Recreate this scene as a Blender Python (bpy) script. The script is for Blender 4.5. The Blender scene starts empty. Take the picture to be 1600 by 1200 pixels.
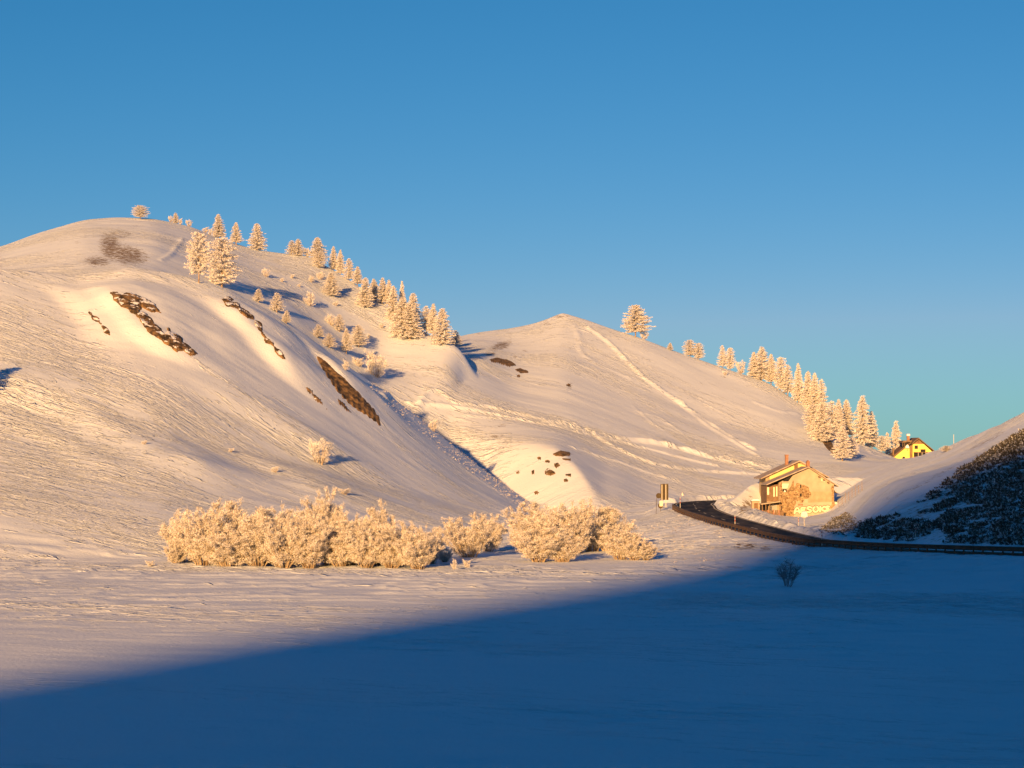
SKY_CH = ((.098, 1.9, 1.9), (.50, .97, 9), (.725, .90, 9)); SKY_STR = 0.067
SUN_E = 4.5; SUN_COL = (1.0, .535, .185); EXPO = 1.0
import bpy, math, random
import numpy as np
from mathutils import Vector
R = math.radians
sc = bpy.context.scene
col = sc.collection
# ---------------------------------------------------------------- camera, sky, sun
F = 3560.0; HZ = 700.0; EYE = 12.0          # focal length (px of a 1600 wide frame), horizon row, eye height
cam = bpy.data.cameras.new('camera'); cam.lens = F / 1600 * 36; cam.sensor_width = 36
cam.clip_start = 0.5; cam.clip_end = 9000
co = bpy.data.objects.new('camera', cam); col.objects.link(co)
co.location = (0, 0, EYE); co.rotation_euler = (math.pi / 2 + math.atan((HZ - 600) / F), 0, 0)
sc.camera = co
AZ = R(16); EL = R(12)
SUN = np.array([-math.sin(AZ) * math.cos(EL), -math.cos(AZ) * math.cos(EL), math.sin(EL)])
w = bpy.data.worlds.new('World'); sc.world = w; w.use_nodes = True
nt = w.node_tree; bg = nt.nodes['Background']
sky = nt.nodes.new('ShaderNodeTexSky'); sky.sky_type = 'NISHITA'; sky.sun_disc = False
sky.sun_elevation = EL; sky.sun_rotation = math.pi + AZ
sky.altitude = 1900; sky.air_density = 1.0; sky.dust_density = 0.3; sky.ozone_density = 3.0
sp = nt.nodes.new('ShaderNodeSeparateColor'); cb = nt.nodes.new('ShaderNodeCombineColor'); nt.links.new(sky.outputs[0], sp.inputs[0])
for i, (k_, g_, mx_) in enumerate(SKY_CH):            # deep, clear winter sky: each channel k * v^g
    p_ = nt.nodes.new('ShaderNodeMath'); p_.operation = 'POWER'; p_.inputs[1].default_value = g_
    q_ = nt.nodes.new('ShaderNodeMath'); q_.operation = 'MULTIPLY'; q_.inputs[1].default_value = k_
    r_ = nt.nodes.new('ShaderNodeMath'); r_.operation = 'MINIMUM'; r_.inputs[1].default_value = mx_
    nt.links.new(sp.outputs[i], p_.inputs[0]); nt.links.new(p_.outputs[0], q_.inputs[0]); nt.links.new(q_.outputs[0], r_.inputs[0]); nt.links.new(r_.outputs[0], cb.inputs[i])
nt.links.new(cb.outputs[0], bg.inputs[0])
bg.inputs[1].default_value = SKY_STR
sl = bpy.data.lights.new('sun', 'SUN'); sl.energy = SUN_E; sl.angle = R(0.9); sl.color = SUN_COL
so = bpy.data.objects.new('sun', sl); col.objects.link(so)
so.rotation_euler = Vector(SUN).to_track_quat('Z', 'Y').to_euler()
sc.view_settings.view_transform = 'Standard'; sc.view_settings.look = 'None'
sc.view_settings.exposure = EXPO; sc.view_settings.gamma = 1
sc.cycles.max_bounces = 5; sc.cycles.diffuse_bounces = 3; sc.cycles.use_denoising = True

# ---------------------------------------------------------------- helpers
def tag(o, label=None, cat=None, group=None, kind=None):
    if label: o['label'] = label
    if cat: o['category'] = cat
    if group: o['group'] = group
    if kind: o['kind'] = kind
    return o

def empty(name, loc, rz=0, s=1):
    o = bpy.data.objects.new(name, None); col.objects.link(o)
    o.location = loc; o.rotation_euler = (0, 0, rz); o.scale = (s, s, s); o.empty_display_size = .5
    return o

def np_mesh(name, V, Fq, mat, parent=None, smooth=False, link=True, data_only=False):
    V = np.asarray(V, dtype=np.float32); Fq = np.asarray(Fq, dtype=np.int32)
    me = bpy.data.meshes.new(name)
    n = Fq.shape[1]
    me.vertices.add(len(V)); me.vertices.foreach_set('co', V.ravel())
    me.loops.add(Fq.size); me.loops.foreach_set('vertex_index', Fq.ravel())
    me.polygons.add(len(Fq)); me.polygons.foreach_set('loop_start', np.arange(0, Fq.size, n, dtype=np.int32))
    me.polygons.foreach_set('loop_total', np.full(len(Fq), n, dtype=np.int32))
    if smooth: me.polygons.foreach_set('use_smooth', np.ones(len(Fq), dtype=bool))
    me.materials.append(mat); me.update(calc_edges=True)
    if data_only: return me
    o = bpy.data.objects.new(name, me)
    col.objects.link(o)
    if parent: o.parent = parent
    return o

class MB:
    def __init__(s): s.v = []; s.f = []
    def poly(s, pts, thick=None, d=(0, 1, 0)):
        """flat polygon, or a prism extruded along d*thick"""
        n = len(s.v); k = len(pts); s.v += [tuple(p) for p in pts]
        s.f.append(list(range(n, n + k)))
        if thick:
            s.v += [(p[0] + d[0] * thick, p[1] + d[1] * thick, p[2] + d[2] * thick) for p in pts]
            s.f.append(list(range(n + 2 * k - 1, n + k - 1, -1)))
            for i in range(k):
                j = (i + 1) % k
                s.f.append([n + i, n + k + i, n + k + j, n + j])
        return s
    def box(s, x0, x1, y0, y1, z0, z1):
        return s.poly([(x0, y0, z0), (x1, y0, z0), (x1, y0, z1), (x0, y0, z1)], y1 - y0)
    def tube(s, p, q, r0, r1=None, n=6):
        r1 = r0 if r1 is None else r1
        p = Vector(p); q = Vector(q); a = (q - p).normalized()
        u = a.orthogonal().normalized(); v = a.cross(u)
        b = len(s.v)
        for P, r in ((p, r0), (q, r1)):
            for i in range(n):
                t = 2 * math.pi * i / n
                s.v.append(tuple(P + u * (r * math.cos(t)) + v * (r * math.sin(t))))
        for i in range(n):
            j = (i + 1) % n
            s.f.append([b + i, b + j, b + n + j, b + n + i])
        s.f.append(list(range(b + n - 1, b - 1, -1))); s.f.append(list(range(b + n, b + 2 * n)))
        return s
    def disc(s, c, r, t, n=20):
        return s.poly([(c[0] + r * math.cos(2 * math.pi * i / n), c[1], c[2] + r * math.sin(2 * math.pi * i / n)) for i in range(n)], t)
    def build(s, name, mat, parent=None, bevel=0):
        me = bpy.data.meshes.new(name); me.from_pydata(s.v, [], s.f); me.materials.append(mat); me.update()
        import bmesh
        bm = bmesh.new(); bm.from_mesh(me); bmesh.ops.recalc_face_normals(bm, faces=bm.faces); bm.to_mesh(me); bm.free()
        o = bpy.data.objects.new(name, me); col.objects.link(o)
        if parent: o.parent = parent
        if bevel:
            m = o.modifiers.new('bevel', 'BEVEL'); m.width = bevel; m.segments = 2
        return o

_rs = np.random.RandomState(7)
_H = _rs.rand(256, 256)
def vnoise(x, y, seed=0):
    x = np.asarray(x, dtype=float) + seed * 37.17; y = np.asarray(y, dtype=float) + seed * 11.9
    xi = np.floor(x).astype(np.int64); yi = np.floor(y).astype(np.int64)
    fx = x - xi; fy = y - yi
    fx = fx * fx * fx * (fx * (fx * 6 - 15) + 10); fy = fy * fy * fy * (fy * (fy * 6 - 15) + 10)
    a = _H[xi & 255, yi & 255]; b = _H[(xi + 1) & 255, yi & 255]
    c = _H[xi & 255, (yi + 1) & 255]; d = _H[(xi + 1) & 255, (yi + 1) & 255]
    return (a * (1 - fx) + b * fx) * (1 - fy) + (c * (1 - fx) + d * fx) * fy * 1.0 - 0.5 + 0
def fbm(x, y, o=4, seed=0):
    r = 0; a = 1
    for i in range(o):
        r = r + a * vnoise(x, y, seed + i * 3); x = x * 2.03; y = y * 2.03; a *= .5
    return r
def sstep(a, b, x):
    t = np.clip((x - a) / (b - a), 0, 1); return t * t * (3 - 2 * t)
def gsm(A, sig, axis):
    if sig <= 0: return A
    r = int(3 * sig + 1); k = np.exp(-.5 * (np.arange(-r, r + 1) / sig) ** 2); k /= k.sum()
    pad = [(0, 0)] * A.ndim; pad[axis] = (r, r)
    B = np.pad(A, pad, mode='edge'); out = np.zeros_like(A)
    n = A.shape[axis]
    for i, wt in enumerate(k):
        sl_ = [slice(None)] * A.ndim; sl_[axis] = slice(i, i + n)
        out += wt * B[tuple(sl_)]
    return out

# ---------------------------------------------------------------- materials
def mat(name, rgb=(.5, .5, .5), rough=.9, noise=0, nscale=3, bump=0, bscale=10, col2=None, metal=0, spec=.3, coords='Object'):
    m = bpy.data.materials.new(name); m.use_nodes = True; t = m.node_tree; b = t.nodes['Principled BSDF']
    b.inputs['Roughness'].default_value = rough; b.inputs['Metallic'].default_value = metal
    b.inputs['Specular IOR Level'].default_value = spec
    b.inputs['Base Color'].default_value = (*rgb, 1)
    tc = t.nodes.new('ShaderNodeTexCoord')
    if noise or col2:
        n = t.nodes.new('ShaderNodeTexNoise'); n.inputs['Scale'].default_value = nscale; n.inputs['Detail'].default_value = 6
        t.links.new(tc.outputs[coords], n.inputs['Vector'])
        r = t.nodes.new('ShaderNodeValToRGB'); r.color_ramp.elements[0].position = .35; r.color_ramp.elements[1].position = .65
        c2 = col2 or tuple(c * (1 - noise) for c in rgb)
        r.color_ramp.elements[0].color = (*rgb, 1); r.color_ramp.elements[1].color = (*c2, 1)
        t.links.new(n.outputs['Fac'], r.inputs[0]); t.links.new(r.outputs[0], b.inputs['Base Color'])
    if bump:
        n = t.nodes.new('ShaderNodeTexNoise'); n.inputs['Scale'].default_value = bscale; n.inputs['Detail'].default_value = 5
        t.links.new(tc.outputs[coords], n.inputs['Vector'])
        bp = t.nodes.new('ShaderNodeBump'); bp.inputs['Strength'].default_value = .8; bp.inputs['Distance'].default_value = bump
        t.links.new(n.outputs['Fac'], bp.inputs['Height']); t.links.new(bp.outputs[0], b.inputs['Normal'])
    return m

def N(t, typ, **kw):
    n = t.nodes.new(typ)
    for k, v in kw.items():
        if k.startswith('i_'):
            k = k[2:]; n.inputs[int(k) if k.isdigit() else k].default_value = v
        else: setattr(n, k, v)
    return n

def math_(t, op, a, b=None, clamp=False):
    n = t.nodes.new('ShaderNodeMath'); n.operation = op; n.use_clamp = clamp
    for i, x in enumerate((a, b)):
        if x is None: continue
        if isinstance(x, (int, float)): n.inputs[i].default_value = x
        else: t.links.new(x, n.inputs[i])
    return n.outputs[0]

def snow_material():
    m = bpy.data.materials.new('wind_blown_snow'); m.use_nodes = True; t = m.node_tree; b = t.nodes['Principled BSDF']
    b.inputs['Roughness'].default_value = .65; b.inputs['Specular IOR Level'].default_value = .25
    g = N(t, 'ShaderNodeNewGeometry')
    rot = N(t, 'ShaderNodeMapping'); rot.inputs['Rotation'].default_value = (0, 0, R(24))      # the wind came down the slope from the left
    t.links.new(g.outputs['Position'], rot.inputs['Vector'])
    def nz(sx, sy, sz, scale, detail=4, rough=.55, dist=0):
        mp = N(t, 'ShaderNodeMapping'); mp.inputs['Scale'].default_value = (sx, sy, sz)
        t.links.new(rot.outputs[0], mp.inputs['Vector'])
        n = N(t, 'ShaderNodeTexNoise'); n.inputs['Scale'].default_value = scale; n.inputs['Detail'].default_value = detail
        n.inputs['Roughness'].default_value = rough; n.inputs['Distortion'].default_value = dist
        t.links.new(mp.outputs[0], n.inputs['Vector']); return n.outputs['Fac']
    def step(f, a, b):
        q = N(t, 'ShaderNodeMapRange', interpolation_type='SMOOTHSTEP'); q.inputs[1].default_value = a; q.inputs[2].default_value = b
        t.links.new(f, q.inputs[0]); return q.outputs[0]
    patch = nz(.014, .04, 0, 1.0, 3)             # where the crust is torn or smooth
    big = nz(.05, .12, 0, 1.0, 3)
    gr = nz(1, 1, 1, 3.0, 3)
    at = N(t, 'ShaderNodeAttribute', attribute_name='rough')
    shift = math_(t, 'ADD', math_(t, 'MULTIPLY', math_(t, 'SUBTRACT', patch, .5), .9), math_(t, 'MULTIPLY', math_(t, 'SUBTRACT', at.outputs['Fac'], 1.0), .09))
    # torn wind crust: plates with small sharp steps that catch the low sun
    s1 = step(math_(t, 'ADD', nz(.13, .62, 0, 1.0, 4, .6, .8), shift), .56, .63)
    s2 = step(math_(t, 'ADD', nz(.34, 1.5, 0, 1.0, 3, .6, .6), shift), .56, .65)
    s3 = step(math_(t, 'ADD', nz(.9, 3.2, 0, 1.0, 2, .6, .4), shift), .60, .70)
    h = math_(t, 'ADD', math_(t, 'MULTIPLY', s1, .30), math_(t, 'ADD', math_(t, 'MULTIPLY', s2, .21), math_(t, 'MULTIPLY', s3, .09)))
    h = math_(t, 'MULTIPLY', h, math_(t, 'MINIMUM', at.outputs['Fac'], 1.3))
    h = math_(t, 'ADD', h, math_(t, 'MULTIPLY', big, .25))
    h = math_(t, 'ADD', h, math_(t, 'MULTIPLY', gr, .05))
    bp = N(t, 'ShaderNodeBump'); bp.inputs['Strength'].default_value = 1; bp.inputs['Distance'].default_value = 1.0
    t.links.new(h, bp.inputs['Height']); t.links.new(bp.outputs[0], b.inputs['Normal'])
    # colour: snow, with dry grass and scrub showing where the mask says
    ms = N(t, 'ShaderNodeAttribute', attribute_name='grass')
    fine = nz(.5, 1.6, .6, 1.6, 5, .7)
    k = math_(t, 'SUBTRACT', math_(t, 'ADD', ms.outputs['Fac'], math_(t, 'MULTIPLY', math_(t, 'SUBTRACT', fine, .5), 2.6)), .60)
    k = math_(t, 'MULTIPLY', k, 5.0, True)
    k = math_(t, 'MINIMUM', k, math_(t, 'MULTIPLY', ms.outputs['Fac'], 6.0, True))
    mx = N(t, 'ShaderNodeMix', data_type='RGBA')
    t.links.new(k, mx.inputs[0])
    cr = N(t, 'ShaderNodeValToRGB'); cr.color_ramp.elements[0].color = (.69, .77, .88, 1); cr.color_ramp.elements[1].color = (.78, .84, .92, 1)
    t.links.new(patch, cr.inputs[0])
    g2 = N(t, 'ShaderNodeValToRGB'); g2.color_ramp.elements[0].color = (.10, .065, .03, 1); g2.color_ramp.elements[1].color = (.30, .21, .11, 1)
    t.links.new(nz(2, 2, 2, 2.0, 4), g2.inputs[0])
    t.links.new(cr.outputs[0], mx.inputs[6]); t.links.new(g2.outputs[0], mx.inputs[7]); t.links.new(mx.outputs[2], b.inputs['Base Color'])
    return m
M = {}
M['snow'] = snow_material()

def island_mat(name, cols, rough=.8, snow=0, nscale=.5):
    """colour picked per leaf / twig island"""
    m = bpy.data.materials.new(name); m.use_nodes = True; t = m.node_tree; b = t.nodes['Principled BSDF']
    b.inputs['Roughness'].default_value = rough; b.inputs['Specular IOR Level'].default_value = .15
    g = N(t, 'ShaderNodeNewGeometry'); r = N(t, 'ShaderNodeValToRGB'); r.color_ramp.interpolation = 'LINEAR'
    while len(r.color_ramp.elements) < len(cols): r.color_ramp.elements.new(.5)
    for e, (p, c) in zip(r.color_ramp.elements, cols): e.position = p; e.color = (*c, 1)
    t.links.new(g.outputs['Random Per Island'], r.inputs[0]); t.links.new(r.outputs[0], b.inputs['Base Color'])
    return m
M['frost'] = island_mat('hoar_frost_on_twigs', [(0, (.22, .17, .12)), (.14, (.55, .50, .44)), (.36, (.84, .82, .80)), (1, (.93, .92, .91))])
M['frost_willow'] = island_mat('hoar_frost_on_willow', [(0, (.16, .11, .07)), (.2, (.52, .44, .34)), (.5, (.82, .78, .72)), (1, (.93, .91, .88))])
M['bark'] = mat('larch_bark', (.20, .13, .08), .9, col2=(.42, .33, .25), nscale=2)
M['stem'] = mat('willow_stem', (.55, .45, .32), .9, col2=(.28, .2, .13), nscale=1.5)
M['bare'] = mat('bare_twig', (.22, .22, .24), .9, col2=(.36, .37, .40), nscale=3)
M['frost_tuft'] = island_mat('frosted_grass', [(0, (.35, .27, .17)), (.3, (.6, .52, .42)), (1, (.88, .86, .82))])

def rock_material(th=1.25):
    m = bpy.data.materials.new('brown_rock'); m.use_nodes = True; t = m.node_tree; b = t.nodes['Principled BSDF']
    b.inputs['Roughness'].default_value = .9
    g = N(t, 'ShaderNodeNewGeometry')
    n = N(t, 'ShaderNodeTexNoise'); n.inputs['Scale'].default_value = .9; n.inputs['Detail'].default_value = 7
    n2 = N(t, 'ShaderNodeTexNoise'); n2.inputs['Scale'].default_value = .75; n2.inputs['Detail'].default_value = 7
    for q in (n, n2): t.links.new(g.outputs['Position'], q.inputs['Vector'])
    r = N(t, 'ShaderNodeValToRGB'); r.color_ramp.elements[0].color = (.035, .022, .012, 1); r.color_ramp.elements[1].color = (.25, .15, .065, 1)
    r.color_ramp.elements[0].position = .38; r.color_ramp.elements[1].position = .62
    t.links.new(n.outputs['Fac'], r.inputs[0])
    sx = N(t, 'ShaderNodeSeparateXYZ'); t.links.new(g.outputs['Normal'], sx.inputs[0])
    k = math_(t, 'ADD', math_(t, 'MULTIPLY', sx.outputs['Z'], .45), math_(t, 'MULTIPLY', n2.outputs['Fac'], 1.6))
    k = math_(t, 'MULTIPLY', math_(t, 'SUBTRACT', k, th), 14.0, True)
    mx = N(t, 'ShaderNodeMix', data_type='RGBA'); t.links.new(k, mx.inputs[0]); t.links.new(r.outputs[0], mx.inputs[6])
    mx.inputs[7].default_value = (.82, .84, .88, 1); t.links.new(mx.outputs[2], b.inputs['Base Color'])
    bp = N(t, 'ShaderNodeBump'); bp.inputs['Distance'].default_value = .5; t.links.new(n.outputs['Fac'], bp.inputs['Height']); t.links.new(bp.outputs[0], b.inputs['Normal'])
    return m
M['rock'] = rock_material(); M['rock_bare'] = rock_material(1.62)
# ---------------------------------------------------------------- terrain
PX = np.concatenate([np.arange(-620, -40, 20.0), np.arange(-40, 1640, 2.5), np.arange(1640, 2300, 20.0)])
YY = np.arange(40, 1000.1, 0.5)
NC = len(PX); NR = len(YY)
def line(kind, pts):
    p = np.array(pts, dtype=float)
    a = np.interp(PX, p[:, 0], p[:, 1]); y = np.interp(PX, p[:, 0], p[:, 2])
    # smooth over ~25 px (resample on an even grid first)
    ge = np.arange(-620, 2300, 5.0)
    ga = gsm(np.interp(ge, p[:, 0], p[:, 1]), 2.2, 0); gy = gsm(np.interp(ge, p[:, 0], p[:, 2]), 4, 0)
    a = np.interp(PX, ge, ga); y = np.interp(PX, ge, gy)
    z = a if kind == 'z' else EYE + (HZ - a) * y / F
    return [z, y, a]
def loft(lines, ridge=None, sm=3.0, it=3, drop=True):
    """height field from feature lines (each Z,Y per column); ridge = index of the line whose picture row must be met"""
    L = [line(k, p) for k, p in lines]
    for n in range(it if ridge is not None else 1):
        G = np.empty((NC, NR))
        for c in range(NC):
            ys = [l[1][c] for l in L]; zs = [l[0][c] for l in L]
            if drop: ys = ys + [ys[0] - 30, ys[0] - 90]; zs = zs + [zs[0] - 14, zs[0] - 80]
            o = np.argsort(ys)
            G[c] = np.interp(YY, np.array(ys)[o], np.array(zs)[o])
        G = gsm(G, sm / .5, 1)
        if ridge is not None and n < it - 1:
            l = L[ridge]
            row = HZ - (G - EYE) * F / YY[None, :]
            near = np.abs(YY[None, :] - l[1][:, None]) < 25
            top = np.where(near, row, 9e9).min(1)
            l[0] = l[0] + (top - l[2]) * l[1] / F
    return G
LH = loft([
 ('z', [(-620,-.6,225),(0,-.6,236),(260,-.6,246),(500,-.6,262),(700,-.6,285),(800,-.6,330),(860,-.8,395),(900,-2,420),(1000,-20,425),(2300,-60,425)]),
 ('z', [(-620,15,300),(0,13.5,303),(260,12.5,315),(500,9,335),(700,4,355),(800,2,375),(860,-.4,402),(900,-2,421),(1000,-20,426),(2300,-60,426)]),
 ('p', [(-620,395,365),(0,418,385),(60,424,388),(120,430,391),(200,420,392),(260,429,394),(300,440,396),(360,462,398),(450,512,402),(530,570,405),(600,612,412),(650,650,416),(740,722,420),(800,765,420),(856,803,420),(900,860,425),(1000,1000,427),(2300,1500,427)]),
 ('z', [(-620,37,400),(0,40.5,407),(200,41,414),(300,36,417),(360,32,420),(450,25,424),(530,18,427),(600,13,430),(740,2,436),(860,-5,438),(1000,-20,440),(2300,-60,440)]),
 ('z', [(-620,-15,500),(0,-15,500),(2300,-60,520)]),
], ridge=2, sm=2.5)
DH = loft([
 ('z', [(-620,33,400),(0,39,407),(200,39.7,414),(300,35.5,417),(360,31.7,421),(450,25,424),(530,18.0,429),(600,11.5,436),(700,3,442),(800,-14,450),(2300,-40,450)]),
 ('z', [(-620,44,470),(0,53,492),(130,58,498),(240,58,502),(340,53,505),(450,46,508),(530,38,508),(600,30,500),(660,30,498),(700,31,500),(720,29,503),(760,5,500),(800,-24,480),(2300,-40,480)]),
 ('p', [(-620,500,570),(-300,440,570),(0,386,570),(60,363,572),(130,343,575),(180,339,578),(240,341,578),(300,353,576),(340,371,574),(400,389,570),(440,395,568),(480,399,566),(530,427,558),(570,452,548),(620,492,535),(670,522,522),(700,534,516),(722,542,514),(750,600,508),(800,760,505),(850,900,500),(1000,1000,500),(2300,1400,500)]),
 ('z', [(-620,-20,800),(0,-20,800),(500,-20,750),(800,-30,640),(2300,-60,640)]),
], ridge=2, sm=3)
MH = loft([
 ('z', [(-620,-60,430),(400,-20,430),(500,-6,438),(650,-3,440),(760,-1,434),(850,-.3,417),(945,.2,396),(970,.6,402),(1000,1,416),(1050,1.6,425),(1100,1.8,436),(1200,2,450),(1310,2.5,468),(1400,5,500),(1500,5,520),(2300,0,520)]),
 ('p', [(-620,1200,450),(400,800,450),(500,640,460),(560,600,468),(640,638,474),(700,672,468),(760,690,458),(840,695,447),(875,703,443),(905,735,428),(925,762,415),(945,789,402),(970,788,412),(1000,784,430),(1100,777,455),(1200,769,470),(1310,745,490),(1400,725,520),(1500,735,530),(2300,900,530)]),
 ('p', [(-620,1200,480),(400,700,480),(500,580,480),(560,578,482),(640,606,485),(700,618,482),(800,643,488),(900,668,490),(1000,705,490),(1100,730,495),(1200,742,500),(1310,722,515),(1400,720,545),(1500,730,550),(2300,900,550)]),
 ('p', [(-620,1200,530),(400,700,530),(500,560,520),(560,560,510),(640,566,508),(700,560,515),(760,566,530),(800,573,545),(880,570,548),(1000,612,550),(1100,652,550),(1200,680,550),(1310,697,555),(1400,718,580),(1500,730,580),(2300,900,580)]),
 ('p', [(-620,1200,580),(400,650,570),(500,560,560),(560,547,560),(650,536,580),(700,528,595),(720,525,600),(760,518,606),(790,515,610),(830,507,610),(855,499,610),(880,492,608),(915,498,605),(960,514,602),(1000,526,600),(1060,549,600),(1130,574,600),(1200,596,600),(1250,630,595),(1300,668,590),(1340,690,595),(1400,716,600),(1460,735,600),(2300,900,600)]),
 ('z', [(-620,-80,760),(600,-20,760),(900,-20,780),(1400,-20,700),(2300,-50,700)]),
], ridge=4, sm=2.5)
RH = loft([
 ('z', [(-620,-50,330),(1100,-8,340),(1180,-1,330),(1230,.6,310),(1270,1.0,298),(1340,1.2,270),(1400,1.3,258),(1500,1.6,246),(1600,1.9,238),(2300,3,215)]),
 ('p', [(-620,2000,366),(1100,900,366),(1180,808,368),(1250,803,368),(1290,797,368),(1310,792,364),(1325,789,340),(1342,780,315),(1400,755,292),(1500,733,285),(1600,712,280),(2300,600,265)]),
 ('p', [(-620,2000,500),(1100,900,480),(1180,790,480),(1310,745,480),(1330,740,470),(1400,722,440),(1430,715,420),(1460,708,400),(1500,691,375),(1540,673,355),(1600,645,335),(2300,330,330)]),
 ('z', [(-620,-50,560),(1100,-8,560),(1180,2,560),(1310,6,560),(1400,9.2,600),(1460,9.4,600),(1600,10,600),(2300,20,600)]),
 ('z', [(-620,-60,760),(2300,-20,760)]),
], ridge=2, sm=2.5)
GH = loft([
 ('z', [(-620,0,225),(900,0,240),(960,0,244),(1050,0,238),(1200,0,218),(1400,0,198),(1600,0,190),(2300,0,180)]),
 ('z', [(-620,0,300),(900,.2,300),(960,.5,330),(1000,1.0,350),(1045,2.2,352),(1070,2.1,328),(1110,1.9,299),(1180,1.2,274),(1250,.95,254),(1400,1.0,234),(1600,1.4,219),(2300,2,200)]),
 ('z', [(-620,0,420),(900,0,420),(960,.6,410),(1000,1.4,402),(1050,2.4,402),(1100,2.6,407),(1180,2.4,414),(1250,1.4,390),(1310,1.8,385),(1400,1.2,270),(1600,1.6,245),(2300,2,225)]),
 ('z', [(-620,-3,700),(2300,0,700)]),
], sm=3, drop=False)
GH[:, YY < 75] += (10.2 * (1 - YY[YY < 75] / 75) ** 2)[None, :]
XX = (PX[:, None] - 800) / F * YY[None, :]
Y2 = np.broadcast_to(YY[None, :], XX.shape)
def smax(a, b, k):
    h = np.clip(.5 + .5 * (a - b) / k, 0, 1)
    return b * (1 - h) + a * h + k * h * (1 - h)
Z = smax(LH, DH, 1.2); Z = smax(Z, MH, 2.2); Z = smax(Z, RH, .7); Z = smax(Z, GH, .35)

# ---- road
ROADPX = [(1900,1.9,203.5),(1750,1.75,211),(1600,1.56,220),(1400,1.25,236),(1300,1.12,248),(1250,1.08,255.5),(1180,1.34,275),(1110,2.0,300),(1070,2.25,329),(1051,2.45,354),(1049,2.6,370)]
out_edge = [((p - 800) / F * y, y, z) for p, z, y in ROADPX]
HW = 3.3
def catmull(P, n=14):
    P = [np.array(p, float) for p in P]; P = [2 * P[0] - P[1]] + P + [2 * P[-1] - P[-2]]
    o = []
    for i in range(1, len(P) - 2):
        for k in range(n):
            t = k / n
            o.append(.5 * (2 * P[i] + (P[i+1] - P[i-1]) * t + (2*P[i-1] - 5*P[i] + 4*P[i+1] - P[i+2]) * t*t + (3*P[i] - P[i-1] - 3*P[i+1] + P[i+2]) * t**3))
    o.append(P[-2]); return np.array(o)
oe = catmull(out_edge)
tg = np.gradient(oe[:, :2], axis=0); tg /= np.linalg.norm(tg, axis=1)[:, None]
nr = np.stack([tg[:, 1], -tg[:, 0]], 1)              # to the right of travel = inner side
ctr = oe.copy(); ctr[:, :2] += nr * (HW + .5)
# the bend round to the right, behind the mound
c0 = ctr[-1]; arc = [c0]
for x, y, z in [(c0[0] + .6, 380, 2.7), (c0[0] + 2.6, 388.5, 2.8), (c0[0] + 6.5, 395.5, 2.85), (c0[0] + 12, 400, 2.85), (c0[0] + 20, 403.5, 2.8), (c0[0] + 32, 408, 2.8), (c0[0] + 60, 418, 3.2)]:
    arc.append(np.array([x, y, z]))
ctr = np.vstack([ctr[:-1], catmull(arc, 8)])
def road_field(X, Y):
    """distance to the centre line, signed (+ = inner / right side), and the road height there"""
    D = np.full(X.shape, 1e9); S = np.zeros(X.shape); ZR = np.zeros(X.shape)
    c = ctr[::3] if len(ctr) > 80 else ctr
    c = np.vstack([c, ctr[-1:]])
    for i in range(len(c) - 1):
        a = c[i, :2]; b = c[i+1, :2]; ab = b - a; l2 = (ab ** 2).sum()
        if l2 < 1e-9: continue
        t = np.clip(((X - a[0]) * ab[0] + (Y - a[1]) * ab[1]) / l2, 0, 1)
        dx = X - a[0] - t * ab[0]; dy = Y - a[1] - t * ab[1]; d = np.hypot(dx, dy)
        k = d < D
        D = np.where(k, d, D); S = np.where(k, np.sign(dx * ab[1] - dy * ab[0]), S)
        ZR = np.where(k, c[i, 2] + t * (c[i+1, 2] - c[i, 2]), ZR)
    return D, S, ZR
sub = (PX > 940)[:, None] & (YY > 190)[None, :] & (YY < 440)[None, :]
ii = np.where(sub)
D_, S_, ZR_ = road_field(XX[ii], Y2[ii])
zz = Z[ii]
n1 = fbm(XX[ii] * .7, Y2[ii] * .7, 3, 5)
zz = np.where(S_ < 0, np.maximum(zz, ZR_ - .12 - .42 * np.maximum(D_ - HW - 1.4, 0)), np.maximum(zz, ZR_ - .3 - .30 * np.maximum(D_ - HW - 1.0, 0)))
zz = ZR_ - .12 + (zz - ZR_ + .12) * sstep(HW + .5, HW + 4.5, D_)
# snow thrown up by the plough
far = Y2[ii] > 385
inb = (sstep(HW - .1, HW + .6, D_) * (1 - sstep(HW + 1.4, HW + 3.6, D_)))
amp = np.where(S_ > 0, .62, np.where(far, .95, .16))
amp = np.where((S_ > 0) & (XX[ii] > 34) & (Y2[ii] < 262), .45, amp)
zz = zz + inb * np.maximum(amp * (1 + np.where(far, .35, 1.0) * n1), 0)
# rough thrown snow on the inside of the bend
ins = (S_ > 0) * sstep(HW, HW + 1.5, D_) * (1 - sstep(9, 13, D_)) * (Y2[ii] > 255)
zz = zz + ins * .26 * fbm(XX[ii] * 1.6, Y2[ii] * 1.6, 4, 9)
zz = zz - .75 * sstep(351, 360, Y2[ii]) * (1 - sstep(372, 376, Y2[ii])) * sstep(39, 43, XX[ii]) * (1 - sstep(51, 54, XX[ii]))
Z[ii] = zz
# heap of snow beside the old house
mc = catmull([(34.6, 374, 2.2), (37.5, 379, 3.9), (41.5, 386, 6.1), (46, 391, 6.6), (60, 399, 6.8), (75, 404, 5)], 60)
D2 = np.full(XX[ii].shape, 1e9); Z2 = np.zeros(XX[ii].shape)
for a in mc:
    d = np.hypot(XX[ii] - a[0], Y2[ii] - a[1]); k = d < D2; D2 = np.where(k, d, D2); Z2 = np.where(k, a[2], Z2)
Z[ii] = np.maximum(Z[ii], np.minimum(Z2 - .62 * D2 + .12 * fbm(XX[ii] * .8, Y2[ii] * .8, 3, 2), 8))

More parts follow.
